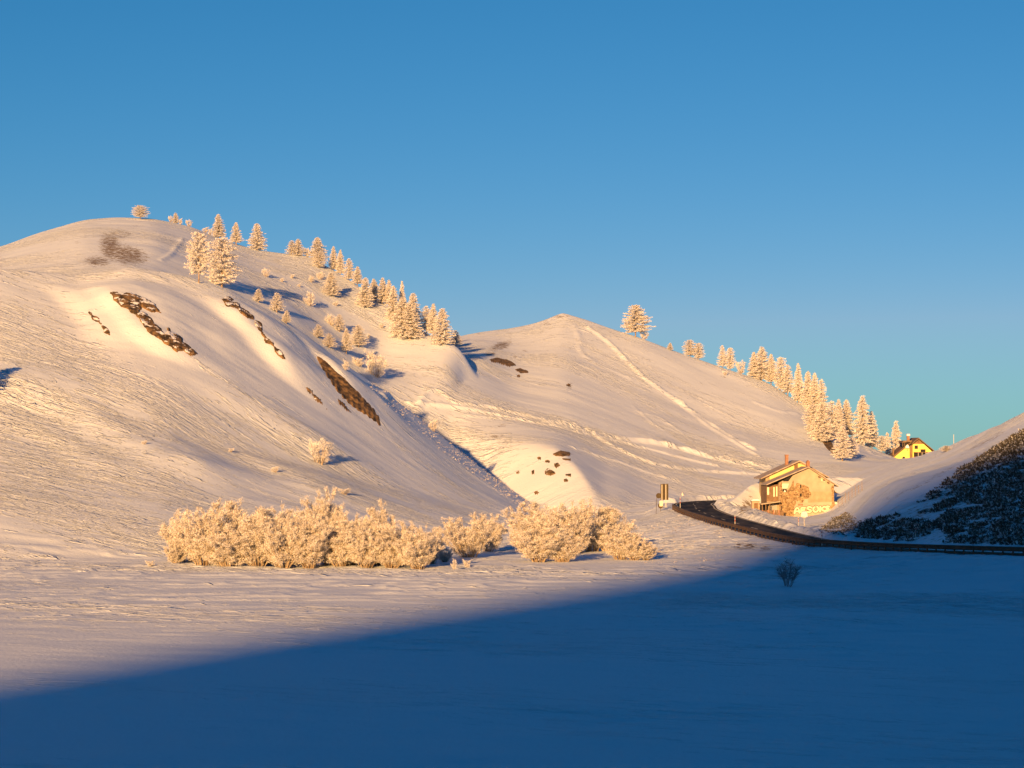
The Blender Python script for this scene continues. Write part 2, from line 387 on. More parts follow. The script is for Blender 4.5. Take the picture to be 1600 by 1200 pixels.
def rowgrid(): return HZ - (Z - EYE) * F / YY[None, :]
ROW = rowgrid()
def hit(px, py, grid=None):
    """first terrain point (world x, y, z) seen at picture position px, py; on the skyline if py is sky"""
    Rg = ROW if grid is None else grid
    c = np.interp(px, PX, np.arange(NC)); i = int(round(c)); col_ = Rg[i]
    k = np.where(col_[80:] <= py)[0]
    if len(k): j = k[0] + 80
    else: j = int(np.argmin(np.where(YY > 85, col_, 1e9)))
    if j > 80 and len(k):
        a, b = col_[j-1], col_[j]; t = 0 if a == b else (a - py) / (a - b); t = min(max(t, 0), 1)
        y = YY[j-1] + t * .5; z = Z[i, j-1] * (1 - t) + Z[i, j] * t
    else: y = YY[j]; z = Z[i, j]
    return np.array([(px - 800) / F * y, y, z])
def ground(x, y):
    p = 800 + x / y * F
    c = np.interp(p, PX, np.arange(NC)); i = int(min(c, NC - 2)); t = c - i
    r = (y - YY[0]) / .5; j = int(r); u = r - j
    return (Z[i, j] * (1-t) + Z[i+1, j] * t) * (1-u) + (Z[i, j+1] * (1-t) + Z[i+1, j+1] * t) * u

# ---- ribs: a slope break that drops steeply towards the lower left and eases off behind
def rib(pix, A, w1, w2, taper=12):
    global Z
    P = np.array([hit(*p) for p in pix]); P2 = catmull(P, 8)[:, :2]
    x0, x1 = P2[:, 0].min() - 70, P2[:, 0].max() + 70; y0, y1 = P2[:, 1].min() - 60, P2[:, 1].max() + 60
    k = np.where((XX > x0) & (XX < x1) & (Y2 > y0) & (Y2 < y1)); X = XX[k]; Yk = Y2[k]
    D = np.full(X.shape, 1e9); S = np.zeros(X.shape); L = 0; ds = []; ts = []
    for i in range(len(P2) - 1):
        a = P2[i]; b = P2[i+1]; ab = b - a; l = np.hypot(*ab)
        if l < 1e-6: continue
        t = np.clip(((X-a[0])*ab[0] + (Yk-a[1])*ab[1]) / l**2, 0, 1)
        dx = X-a[0]-t*ab[0]; dy = Yk-a[1]-t*ab[1]; d = np.hypot(dx, dy); q = d < D
        D = np.where(q, d, D); S = np.where(q, np.sign(ab[0]*dy - ab[1]*dx), S); ds.append(d); ts.append(L + t*l); L += l
    T = 0; Wt = 0
    for d, t in zip(ds, ts):
        e = np.exp(-(d - D) / 2.0); T = T + e * t; Wt = Wt + e
    T = T / Wt
    s = D * S
    f = np.where(s < 0, sstep(-w1, 0, s), np.exp(-(s / w2) ** 2))
    f *= sstep(-.5, taper, T) * (1 - sstep(L - taper, L + .5, T))
    wob = 1 + .35 * fbm(X * .12, Yk * .12, 3, 4)
    # ends: keep the cap from flaring out round the end points
    dz = np.zeros_like(Z); dz[k] = A * f * wob; i0, i1, j0, j1 = k[0].min(), k[0].max() + 1, k[1].min(), k[1].max() + 1
    Z[i0:i1, j0:j1] += gsm(gsm(dz[i0:i1, j0:j1], 2.0, 0), 2.0, 1)
RIBS = [
 ([(60,436),(110,458),(150,490),(190,540)], 1.3, 5, 14),
 ([(150,450),(185,492),(225,530),(280,560),(360,585)], 1.2, 3.5, 26),
 ([(285,455),(340,482),(385,520),(425,560),(480,610),(530,650)], 2.3, 5, 17),
 ([(478,540),(510,580),(550,625),(590,668)], 2.4, 3.5, 11),
 ([(-60,560),(0,592),(120,640),(280,725),(400,775)], 1.6, 9, 14),
 ([(240,570),(400,640),(500,700),(640,760)], .9, 9, 12),
 ([(360,690),(460,745),(560,800)], .9, 8, 12),
 ([(0,640),(120,700),(220,760)], .7, 6, 9),
]
for a in RIBS: rib(*a)
ROW = rowgrid()
# ---- ski and snowmobile tracks: low berms
def track(pix, A=.3, w=.7, n=10):
    P2 = catmull([hit(*p) for p in pix], n)[:, :2]
    x0, x1 = P2[:, 0].min() - 3, P2[:, 0].max() + 3; y0, y1 = P2[:, 1].min() - 3, P2[:, 1].max() + 3
    k = np.where((XX > x0) & (XX < x1) & (Y2 > y0) & (Y2 < y1)); X = XX[k]; Yk = Y2[k]; D = np.full(X.shape, 1e9)
    for i in range(len(P2) - 1):
        a = P2[i]; b = P2[i+1]; ab = b - a; l2 = (ab**2).sum()
        if l2 < 1e-9: continue
        t = np.clip(((X-a[0])*ab[0] + (Yk-a[1])*ab[1]) / l2, 0, 1)
        D = np.minimum(D, np.hypot(X-a[0]-t*ab[0], Yk-a[1]-t*ab[1]))
    Z[k] += 1.0 * A * np.exp(-(D / (w * .8)) ** 2) * (1 + .6 * vnoise(X * .5, Yk * .5, 3))
TRACKS = [
 ([(895,505),(906,530),(908,548),(930,565),(985,590)], .22, 1.0),
 ([(918,512),(950,535),(985,568),(1010,592),(1050,620),(1100,655),(1150,688),(1178,702)], .7, .7),
 ([(1060,625),(1100,660),(1160,698),(1185,712)], .4, .8),
 ([(600,622),(660,626),(720,630),(780,640),(840,655),(900,665)], .45, .9),
 ([(640,632),(700,636),(780,650),(850,664),(900,672),(1000,690),(1100,712),(1200,728)], .5, .9),
 ([(850,660),(910,672),(950,695),(990,715),(1040,730),(1110,738),(1200,742)], .5, .8),
 ([(900,676),(960,686),(1050,700),(1140,722),(1220,740)], .45, .8),
 ([(930,682),(1000,700),(1060,716),(1120,728)], .35, .7),
 ([(730,650),(780,655),(830,658)], .3, .8),
 ([(1130,712),(1180,726),(1230,738)], .3, .7),
 ([(990,634),(1020,660),(1035,670)], .18, .6),
 ([(1005,645),(1030,652),(1065,675)], .18, .6),
 ([(1180,628),(1215,642),(1245,645)], .4, .8),
 ([(895,700),(930,712),(975,726),(1060,752)], .3, .8),
 ([(250,405),(268,395),(285,372)], .25, .7),
 ([(1340,690),(1362,702),(1392,715)], .4, .7),
 ([(1355,702),(1372,714),(1388,716)], .4, .7),
]
for a in TRACKS: track(*a)
_p = hit(879, 494); Z += .95 * np.exp(-np.hypot((XX - _p[0]) / 3.2, (Y2 - _p[1]) / 6) ** 1.3)
# ---- general unevenness, wind-stretched along X
onhill = sstep(.4, 4, Z)
rm = np.ones_like(Z); rm[ii] = sstep(HW + .6, HW + 4, D_)
Z_before = Z.copy()
Z += onhill * (.55 * fbm(XX * .03, Y2 * .06, 2, 1) + .09 * fbm(XX * .09, Y2 * .33, 3, 2))
Z += (1 - onhill) * (.35 + .65 * sstep(110, 200, Y2)) * (.05 * fbm(XX * .08, Y2 * .3, 3, 6) + .17 * np.maximum(1 - 3.2 * np.abs(fbm(XX * .13 + .4 * fbm(XX * .05, Y2 * .05, 2, 17), Y2 * .30, 3, 16)), 0) ** 1.5 * (.35 + sstep(-.25, .35, fbm(XX * .03, Y2 * .04, 2, 18))))
Z = Z_before + (Z - Z_before) * rm
k = (LH >= DH - .5) & (LH > .5)
Z += np.where(k, .03 * (1 - np.abs(fbm(XX * .07, Y2 * .7, 2, 8)) * 2.2), 0) * onhill
ROW = rowgrid()

# ---- masks (real ground cover: where dry grass and scrub poke through)
def blob(cx, cy, rx, ry, ang=0, s=1):
    dx = PX[:, None] - cx; dy = ROW - cy; c, q = math.cos(R(ang)), math.sin(R(ang))
    u = (dx * c + dy * q) / rx; v = (-dx * q + dy * c) / ry
    return s * np.exp(-(u * u + v * v) ** 1.5)
grass = np.zeros_like(Z)
for b_ in [(172,386,22,30,-20,.66),(198,398,42,20,10,.66),(150,408,30,11,0,.6),(185,366,26,10,0,.5),(120,378,14,4,0,.35),(205,353,30,5,-5,.33),(240,350,20,5,0,.3),(165,368,40,8,0,.32),
           (783,540,24,8,-15,.6),(766,553,12,4,0,.6),(878,494,20,4,-5,.5),(855,506,10,3,0,.5),(850,520,10,4,0,.3),(820,548,7,3,0,.5),(805,557,6,3,0,.5),
           (778,682,20,4,5,.5),(785,665,10,4,0,.45),(815,690,14,3,0,.4),(885,708,16,5,10,.45),(860,740,30,22,0,.22),
           (890,603,7,8,30,.45),(930,562,10,14,30,.3),(1030,588,14,4,25,.3),(1090,560,14,4,10,.4),(1130,588,12,4,20,.4),(1290,680,10,8,40,.5),
           (1165,853,30,8,0,.56),(1195,857,16,6,0,.52),(1120,832,14,7,-20,.4),(1060,830,20,10,-30,.35),(1010,858,24,12,0,.3),(1090,850,30,8,0,.28),
           (1165,790,12,22,35,.55),(1460,745,60,6,-28,.42),(1540,690,60,6,-28,.45),(1395,775,30,5,-25,.35),(1350,757,30,8,-15,.3),
           (325,412,14,6,0,.2),(590,630,90,8,44,.24),(700,700,80,8,42,.2)]:
    grass = np.maximum(grass, blob(*b_))
# the slope above the road: scrub in a wedge that widens to the right
lo = np.interp(PX, [1270,1330,1400,1500,1600,2300], [832,842,848,853,855,860])[:, None]
hi = np.interp(PX, [1270,1300,1320,1345,1400,1440,1500,1600,2300], [831,806,797,812,800,778,730,668,430])[:, None]
grass *= 1.28
heath = sstep(0, 6, lo - ROW) * sstep(0, 8, ROW - hi) * (PX[:, None] > 1270) * (Y2 < 345) * (Y2 > 235)
grass = np.maximum(grass, heath * .50)
rough = np.where(XX < 0, 1.0, .8) * np.ones_like(Z)
rough = np.where(Z < .3, .35 + .45 * sstep(110, 190, Y2), rough)
rough = rough + .9 * blob(120, 720, 260, 110, 20) + .9 * blob(480, 700, 200, 40, 35) + .6 * blob(1050, 700, 200, 40, 12) + .5 * blob(700, 760, 100, 30, 40)
rough = rough * (1 - .85 * blob(860, 760, 90, 45)) * (1 - .7 * blob(230, 540, 110, 60, 35)) * (1 - .6 * blob(400, 540, 90, 60, 40))
nonm = sub.copy()

# ---- mesh: one sheet, finer where the picture sees more
rows = [j for j in range(NR) if (YY[j] < 70 and j % 12 == 0) or (70 <= YY[j] < 100 and j % 2 == 0) or 100 <= YY[j] < 530 or (530 <= YY[j] < 660 and j % 2 == 0) or (YY[j] >= 660 and j % 16 == 0)]
Zs = Z[:, rows]; Xs = XX[:, rows]; Ys = Y2[:, rows]; nr_ = len(rows)
V = np.stack([Xs, Ys, Zs], -1).reshape(-1, 3)
idx = np.arange(NC * nr_).reshape(NC, nr_)
Fq = np.stack([idx[:-1, :-1], idx[1:, :-1], idx[1:, 1:], idx[:-1, 1:]], -1).reshape(-1, 4)
hills = np_mesh('snowy_terrain', V, Fq, M['snow'], smooth=True)
for nm, arr in (('grass', grass), ('rough', rough)):
    a = hills.data.attributes.new(nm, 'FLOAT', 'POINT'); a.data.foreach_set('value', arr[:, rows].astype(np.float32).ravel())
tag(hills, kind='structure')
# the wide ground under and around it
g = 60; xs = np.linspace(-2600, 2600, g); gx, gy = np.meshgrid(xs, xs, indexing='ij')
gz = np.full_like(gx, -1.2) ; gi = np.arange(g * g).reshape(g, g)
ground_o = np_mesh('ground', np.stack([gx, gy, gz], -1).reshape(-1, 3), np.stack([gi[:-1, :-1], gi[1:, :-1], gi[1:, 1:], gi[:-1, 1:]], -1).reshape(-1, 4), M['snow'], smooth=True)
a = ground_o.data.attributes.new('rough', 'FLOAT', 'POINT'); a.data.foreach_set('value', np.full(g * g, .5, dtype=np.float32))
tag(ground_o, kind='structure')

# ---- the mountain behind the camera that shades the near field (q: across the sun, c: towards it)
ca, sa = math.cos(AZ), math.sin(AZ)
def qw(P):
    q = P[0] * ca - P[1] * sa; c = -P[0] * sa - P[1] * ca
    return q, P[2] - math.tan(EL) * c
SHADE = [(0,1062),(350,1003),(700,950),(1000,905),(1150,880),(1240,846),(1290,822),(1340,790),(1400,765),(1500,722),(1600,685)]
for s_ in SHADE:
    h_ = hit(*s_); print('SHADE', s_, [round(float(v), 1) for v in h_], [round(float(v), 1) for v in qw(h_)])
CR = 650.0
pts_ = np.array(sorted(qw(hit(*s_)) for s_ in SHADE)); pts_[:, 1] = np.maximum.accumulate(pts_[:, 1])
rq = np.array([(-420, -140), (pts_[0, 0] - 16, pts_[0, 1] - 22)] + [tuple(p_) for p_ in pts_] + [(pts_[-1, 0] + 45, pts_[-1, 1] + 22), (200, 140), (700, 140)], float)
qs = np.concatenate([np.arange(-420, -110, 10.0), np.arange(-110, 60, 1.5), np.arange(60, 700, 12.0)])
cs = np.concatenate([np.arange(150, CR, 12.0), [CR], np.arange(CR + 12, 1300, 16.0)])
Hq = np.interp(qs, rq[:, 0], rq[:, 1]) + math.tan(EL) * CR
QQ, CC = np.meshgrid(qs, cs, indexing='ij')
nz_ = 6 * fbm(QQ * .02, CC * .02, 4, 12) * np.clip(np.abs(CC - CR) / 60, 0, 1)
HZt = Hq[:, None] - .36 * np.abs(CC - CR) + nz_ + .5 * fbm(QQ * .3, CC * .05, 2, 3)
HZt = np.maximum(HZt, -3)
hx = QQ * ca - CC * sa; hy = -QQ * sa - CC * ca
gi = np.arange(QQ.size).reshape(QQ.shape)
mo = np_mesh('hills', np.stack([hx, hy, HZt], -1).reshape(-1, 3), np.stack([gi[:-1, :-1], gi[:-1, 1:], gi[1:, 1:], gi[1:, :-1]], -1).reshape(-1, 4), M['snow'], smooth=True)
tag(mo, kind='structure')
# ---------------------------------------------------------------- rock outcrops standing out of the snow
def outcrop(name, poly, label, h=.9, seed=0, cat='rock', rag=4.2, bare=False, group='rock outcrops on the snowy hills', cover=.0):
    P = np.array(poly, float); x0, y0 = P.min(0) - 3; x1, y1 = P.max(0) + 3
    st = max(.9, math.sqrt((x1 - x0) * (y1 - y0)) / 60)
    gx = np.arange(x0, x1, st); gy = np.arange(y0, y1, st)
    V = []; A = np.zeros((len(gx), len(gy)))
    for i, a in enumerate(gx):
        for j, b in enumerate(gy):
            # signed distance to the outline
            d = 1e9; ins = False; n = len(P)
            for k in range(n):
                p, q = P[k], P[(k + 1) % n]; e = q - p; t = max(0, min(1, ((a-p[0])*e[0] + (b-p[1])*e[1]) / (e @ e)))
                d = min(d, math.hypot(a - p[0] - t*e[0], b - p[1] - t*e[1]))
                if (p[1] > b) != (q[1] > b) and a < (q[0]-p[0]) * (b-p[1]) / (q[1]-p[1]) + p[0]: ins = not ins
            A[i, j] = d if ins else -d
            V.append(hit(a, b))
    V = np.array(V).reshape(len(gx), len(gy), 3)
    jx = V[..., 0]; jy = V[..., 1]; jz = V[..., 2]
    edge = A - .3 + rag * fbm(jx * .7, jz * 1.1, 4, seed)
    hh = .34 * h * (sstep(-1.5, 3, edge) * (.6 + .9 * np.abs(fbm(jx * .35, jz * .5, 4, seed + 5)) + .3 * np.round(2 * fbm(jx * .2, jz * .5, 2, seed + 9)) / 2)) - .35 * h * (1 - sstep(-1.5, 1.5, edge))
    V = V + np.stack([-.35 * hh, -.6 * hh, .72 * hh], -1)
    gi = np.arange(A.size).reshape(A.shape)
    keep = np.maximum(np.maximum(edge[:-1, :-1], edge[1:, 1:]), np.maximum(edge[1:, :-1], edge[:-1, 1:])) > -1.5
    lab_ = np.zeros(keep.shape, int); sizes = [0]
    for i0, j0 in np.argwhere(keep):                       # drop the crumbs
        if lab_[i0, j0]: continue
        st_ = [(i0, j0)]; lab_[i0, j0] = len(sizes); n_ = 0
        while st_:
            i, j = st_.pop(); n_ += 1
            for a_, b_ in ((i+1, j), (i-1, j), (i, j+1), (i, j-1)):
                if 0 <= a_ < keep.shape[0] and 0 <= b_ < keep.shape[1] and keep[a_, b_] and not lab_[a_, b_]: lab_[a_, b_] = len(sizes); st_.append((a_, b_))
        sizes.append(n_)
    keep = keep & (np.array(sizes)[lab_] >= .12 * max(sizes)) & (lab_ > 0)
    Fq = np.stack([gi[:-1, :-1], gi[:-1, 1:], gi[1:, 1:], gi[1:, :-1]], -1)[keep]
    if len(Fq) == 0: return
    used, inv = np.unique(Fq, return_inverse=True)
    o = np_mesh(name, V.reshape(-1, 3)[used], inv.reshape(-1, 4), M['rock_bare'] if bare else M['rock'])
    tag(o, label, cat, group)
    return o
outcrop('rock_outcrop', [(170,456),(184,454),(190,462),(196,455),(212,458),(244,474),(250,488),(236,488),(222,480),(212,492),(204,490),(196,482),(186,478),(174,466)], 'broad broken brown outcrop at the top of the left rock band', 1.3, 1)
outcrop('rock_outcrop', [(211,492),(224,487),(236,497),(246,510),(258,520),(262,512),(276,520),(290,536),(306,552),(298,556),(284,548),(276,550),(262,542),(250,532),(236,524),(224,508)], 'long ragged brown rock strip running down below the broad left outcrop', 1.3, 2)
outcrop('rock_outcrop', [(345,468),(358,464),(368,472),(380,480),(395,492),(396,500),(384,496),(370,484),(352,478)], 'short reddish brown rock wedge below the pair of big frosted larches', 1.1, 3)
outcrop('rock_outcrop', [(396,497),(410,507),(412,520),(430,537),(444,556),(450,566),(440,560),(425,545),(410,528),(398,508)], 'thin crumbling line of brown rock trailing right from the reddish wedge', .8, 4)
outcrop('rock_outcrop', [(493,555),(500,557),(516,570),(540,592),(562,614),(580,632),(592,650),(597,668),(586,660),(566,646),(548,634),(528,614),(512,590),(499,570)], 'largest smooth orange brown rock slab low on the left hill', .9, 5, rag=1.8, bare=True)
outcrop('rock_outcrop', [(527,622),(536,628),(550,644),(552,647),(542,643),(530,632)], 'small brown rock sliver just below the largest slab', .6, 6, rag=1.2, bare=True)
outcrop('rock_outcrop', [(474,600),(486,608),(500,622),(514,640),(508,640),(494,626),(480,612)], 'string of small rock fragments left of the largest slab', .5, 7)
outcrop('rock_outcrop', [(132,482),(140,486),(150,494),(158,502),(174,524),(170,526),(158,512),(146,500)], 'leftmost faint string of dark stones on the left hill', .5, 8)
outcrop('rock_outcrop', [(764,561),(776,558),(792,560),(804,566),(806,571),(796,573),(780,569),(768,566)], 'dark scrubby rock patch highest on the middle hill face', .5, 9, rag=2.0, bare=True)
outcrop('rock_outcrop', [(804,577),(812,574),(822,577),(827,583),(816,584),(806,581)], 'small dark rock patch right below the highest middle hill patch', .5, 10, rag=2.0, bare=True)
outcrop('rock_outcrop', [(848,735),(856,732),(868,735),(870,741),(860,745),(850,742)], 'roundest brown boulder group low on the bright spur', .6, 11)
outcrop('rock_outcrop', [(862,709),(876,703),(890,706),(893,712),(880,714),(866,713)], 'flat brown ledge at the top of the bright spur', .5, 12, rag=1.2, bare=True)
outcrop('rock_outcrop', [(876,715),(892,716),(893,721),(880,720)], 'thin brown ledge just under the top ledge of the bright spur', .4, 13, rag=1.2, bare=True)
outcrop('rock_outcrop', [(881,740),(892,740),(892,745),(883,744)], 'small flat rock on the right edge of the bright spur', .4, 14, rag=1.2, bare=True)
outcrop('rock_outcrop', [(829,735),(835,733),(835,741),(830,742)], 'small upright rock left of the roundest boulder group', .4, 15, rag=1.2, bare=True)
outcrop('rock_outcrop', [(1284,683),(1291,680),(1300,690),(1308,704),(1314,718),(1304,714),(1292,702),(1285,692)], 'brown rock face under the frosted trees right of the middle hill', .8, 16, rag=1.5, bare=True)
outcrop('rock_outcrop', [(806,737),(812,733),(813,740),(807,742)], 'leftmost tiny stone on the bright spur', .3, 17, rag=1.2, bare=True)
outcrop('rock_outcrop', [(864,724),(872,722),(876,728),(868,732)], 'little stone between the ledges and the boulder group of the spur', .35, 18, rag=1.2, bare=True)

for _i, (_px, _py, _l) in enumerate([(838,770,'small dark stone lowest on the bright spur'),(884,751,'small stone under the flat rock on the right edge of the spur'),(842,716,'faint little stone high on the left part of the bright spur'),(855,721,'little stone just left of the ledges of the bright spur'),(888,602,'slim dark stone alone on the open middle hill face'),(810,588,'tiny dark stone under the small middle hill rock patch')]):
    outcrop('stone', [(_px-4,_py-2),(_px+1,_py-4),(_px+5,_py-1),(_px+3,_py+3),(_px-3,_py+2)], _l, .35, 30 + _i, cat='stone', rag=.8, bare=True, group='small stones on the middle hill')
# ---------------------------------------------------------------- trees
def tri_sprays(C, Dv, L, W, rng):
    """one pointed quad per spray: centre-line start C, unit direction Dv, length L, width W"""
    n = len(C)
    side = np.cross(Dv, rng.normal(size=(n, 3))); side /= np.linalg.norm(side, axis=1)[:, None] + 1e-9
    L = L[:, None]; W = W[:, None]
    a = C - side * W * .25; b = C + Dv * L * .45 - side * W * .5; c = C + Dv * L; d = C + Dv * L * .45 + side * W * .5
    V = np.stack([a, b, c, d], 1).reshape(-1, 3)
    return V, np.arange(4 * n).reshape(n, 4)
def cat_(parts):
    V = np.concatenate([p[0] for p in parts]); o = 0; Fs = []
    for v, f in parts: Fs.append(f + o); o += len(v)
    return V, np.concatenate(Fs)
def limb(P, r, n=5):
    """tapering tube along points"""
    P = np.array(P, float); r = np.array(r, float); V = []; Fs = []
    for i, p in enumerate(P):
        t = P[min(i+1, len(P)-1)] - P[max(i-1, 0)]; t /= np.linalg.norm(t) + 1e-9
        u = np.cross(t, [0.31, .9, .2]); u /= np.linalg.norm(u) + 1e-9; v = np.cross(t, u)
        for k in range(n):
            a = 2 * math.pi * k / n; V.append(p + r[i] * (u * math.cos(a) + v * math.sin(a)))
    for i in range(len(P) - 1):
        for k in range(n):
            Fs.append([i*n + k, i*n + (k+1) % n, (i+1)*n + (k+1) % n, (i+1)*n + k])
    return np.array(V), np.array(Fs)
def larch(seed, width=.27, low=.08, top=1.0, tiers=26, shape=.75, dens=1.0, droop=.25, round_=0):
    """frosted larch 10 m high: trunk mesh and crown mesh"""
    rng = np.random.RandomState(seed); H = 10.0
    zs = np.linspace(0, H * .97, 8); bend = rng.normal(0, .05, (8, 2)).cumsum(0) * .5
    tp = np.c_[bend, zs]; tp[0, 2] = -.8; tr = [limb(tp, np.linspace(.21, .02, 8), 7)]
    cr = []
    def tpos(z): return np.array([np.interp(z, zs, tp[:, 0]), np.interp(z, zs, tp[:, 1]), z])
    for t in np.linspace(low, .975, tiers):
        u = (t - low) / (1 - low)
        if round_: Rr = H * width * math.sqrt(max(.03, 1 - (max(u - .35, 0) / .66) ** 2)) * (.62 + .38 * min(1, u / .25))
        else: Rr = H * width * (1 - u) ** shape * (.75 + .25 * min(1, u / .12)) + .12
        nb = int((7 + 5 * (1 - u)) * dens)
        ph = rng.rand() * 6.3
        for k in range(nb):
            a = ph + 2 * math.pi * k / nb + rng.normal(0, .22); l = Rr * rng.uniform(.6, 1.13)
            if rng.rand() < .07: l *= 1.22
            z0 = t * H + rng.normal(0, .09); base = tpos(z0); up = .18 * u + rng.normal(0, .08)
            dirv = np.array([math.cos(a), math.sin(a), 0])
            s = np.linspace(0, 1, 5)
            P = base + np.outer(s, dirv) * l + np.outer(l * (up * s - droop * s ** 2 + .14 * s ** 4), [0, 0, 1])
            if l > .5: tr.append(limb(P[:4], np.linspace(.035, .012, 4), 3))
            m = int(34 * l * dens) + 12
            q = rng.beta(1.5, 1.0, m); C = np.stack([np.interp(q, s, P[:, i]) for i in range(3)], 1)
            C += rng.normal(0, .07, (m, 3)) * np.array([1, 1, .7])
            lat = np.array([-dirv[1], dirv[0], 0]); sg = rng.choice([-1, 1], m)
            D = dirv[None] * rng.uniform(.3, 1, m)[:, None] + lat[None] * (sg * rng.uniform(.1, 1.0, m))[:, None] + np.array([0, 0, 1])[None] * rng.normal(-.05, .42, m)[:, None]
            D /= np.linalg.norm(D, axis=1)[:, None]
            L = rng.uniform(.20, .58, m) * (1.1 - .45 * q) * (.6 + .4 * min(1, l)); W = rng.uniform(.05, .12, m)
            cr.append(tri_sprays(C, D, L, W, rng))
    # leader
    m = 30; C = np.c_[rng.normal(0, .03, (m, 2)) + tp[-1, :2], rng.uniform(9.0, 9.9, m)]; D = rng.normal(0, .5, (m, 3)); D[:, 2] = .9; D /= np.linalg.norm(D, axis=1)[:, None]
    cr.append(tri_sprays(C, D, rng.uniform(.2, .5, m), rng.uniform(.05, .1, m), rng))
    return cat_(tr), cat_(cr)
def willow(seed, rx=1.0, stems=26, twigs=7, open_=0, H=6.0, frost=True, base=.55, shell=1.0, lowfill=True):
    """many-stemmed frosted willow, H high, half width about H*.5*rx"""
    rng = np.random.RandomState(seed); tr = []; cr = []
    for i in range(stems):
        a = rng.rand() * 6.283; b = base * math.sqrt(rng.rand()); lean = math.sqrt(rng.rand()) * 1.12 * rx
        p0 = np.array([b * math.cos(a) * rx, b * math.sin(a), -.5]); hh = H * (rng.uniform(.86, .98) if frost else rng.uniform(.8, 1)) * (1 - .36 * (lean / rx) ** 2.2)
        a2 = a + rng.normal(0, .35); out = np.array([math.cos(a2), math.sin(a2) * .9, 0]) * lean * H * .42
        s = np.linspace(0, 1, 7)
        P = p0 + np.outer(s ** 1.25, out) + np.outer(s * (hh + .5), [0, 0, 1]) + np.outer(s * (1 - s), rng.normal(0, .5, 3))
        tr.append(limb(P, np.linspace(.055, .012, 7), 4))
        for k in range(twigs):
            t = rng.uniform(.22 if lowfill else .45, 1.0); o = np.array([np.interp(t, s, P[:, j]) for j in range(3)])
            d = rng.normal(0, 1, 3); d[2] = abs(d[2]) * .7 + .45; d[:2] += out[:2] / (np.linalg.norm(out) + .3) * .7; d /= np.linalg.norm(d)
            l = rng.uniform(.5, 1.25) * (1.15 - .4 * t)
            Q = o + np.outer(np.linspace(0, 1, 4), d) * l; Q[:, 2] -= .10 * np.linspace(0, 1, 4) ** 2 * l
            tr.append(limb(Q[[0, 1, 3]], [.02, .014, .006], 3))
            if not frost:
                m = 7; l *= .45; cr.append(tri_sprays(np.repeat(o[None], 3, 0), np.repeat(d[None], 3, 0) + rng.normal(0, .12, (3, 3)), np.full(3, l * 1.6), np.full(3, .02), rng))
            else: m = int(rng.uniform(80, 120) * shell)
            q = rng.uniform(.15, 1.05, m); C = o + np.outer(q, d) * l + rng.normal(0, .10, (m, 3))
            D = d[None] * .55 + rng.normal(0, .6, (m, 3)); D[:, 2] += .35; D /= np.linalg.norm(D, axis=1)[:, None]
            cr.append(tri_sprays(C, D, rng.uniform(.12, .34, m), rng.uniform(.022, .048, m) if frost else rng.uniform(.010, .018, m), rng))
    return cat_(tr), cat_(cr)
def proto(gen, tmat, cmat):
    (tv, tf), (cv, cf) = gen
    a = np_mesh('trunk', tv, tf, tmat, data_only=True, smooth=True); b = np_mesh('crown', cv, cf, cmat, data_only=True)
    return a, b, cv
LARCH = [proto(larch(11), M['bark'], M['frost']), proto(larch(12, width=.235, tiers=28), M['bark'], M['frost']), proto(larch(13, width=.31, shape=.62, low=.06), M['bark'], M['frost']),
         proto(larch(14, width=.26, low=.14, droop=.12), M['bark'], M['frost']), proto(larch(15, width=.30, low=.12, tiers=22, shape=.55, dens=.9), M['bark'], M['frost'])]
LONE = proto(larch(16, width=.44, low=.19, shape=.42, tiers=17, droop=.16, dens=1.35), M['bark'], M['frost'])
ROUND = [proto(larch(21, width=.46, low=.20, tiers=20, round_=1, droop=.1, dens=1.1), M['bark'], M['frost']), proto(larch(22, width=.38, low=.22, tiers=20, round_=1, droop=.15), M['bark'], M['frost']),
         proto(larch(23, width=.36, low=.10, tiers=22, round_=1, droop=.2), M['bark'], M['frost'])]
WIL = [proto(willow(s, **k), M['stem'], M['frost_willow']) for s, k in ((31, dict(stems=42, twigs=9)), (32, dict(stems=40, twigs=9, rx=1.15)), (33, dict(stems=38, twigs=9, rx=.9)), (34, dict(stems=36, twigs=10, rx=1.05)))]
SHR = [proto(willow(s, stems=12, twigs=5, H=3.0, base=.3, shell=.8), M['stem'], M['frost']) for s in (41, 42)]
def place(kind, name, P, px, base_py, hpx, label, cat, group, wscale=1.0, cname='crown', tname='trunk', sink=.1, wpx=None):
    """stand a tree on the ground; hpx is its height in the picture at its own distance"""
    a, b, cv = P; x, y, z = kind
    H0 = cv[:, 2].max(); s = hpx * y / F / H0
    t = empty(name, (float(x), float(y), float(z) - sink * s), random.uniform(0, 6.28)); sx = s * wscale
    if wpx: sx = wpx * y / F / (2 * np.percentile(np.hypot(cv[:, 0], cv[:, 1]), 97))
    t.scale = (sx, sx, s)
    for nm, me in ((tname, a), (cname, b)):
        o = bpy.data.objects.new(nm, me); col.objects.link(o); o.parent = t
    tag(t, label, cat, group); return t
random.seed(5)
ORD = ['first','second','third','fourth','fifth','sixth','seventh','eighth','ninth','tenth','eleventh','twelfth','thirteenth','fourteenth','fifteenth','sixteenth','seventeenth','eighteenth','nineteenth','twentieth','twenty-first','twenty-second','twenty-third','twenty-fourth']
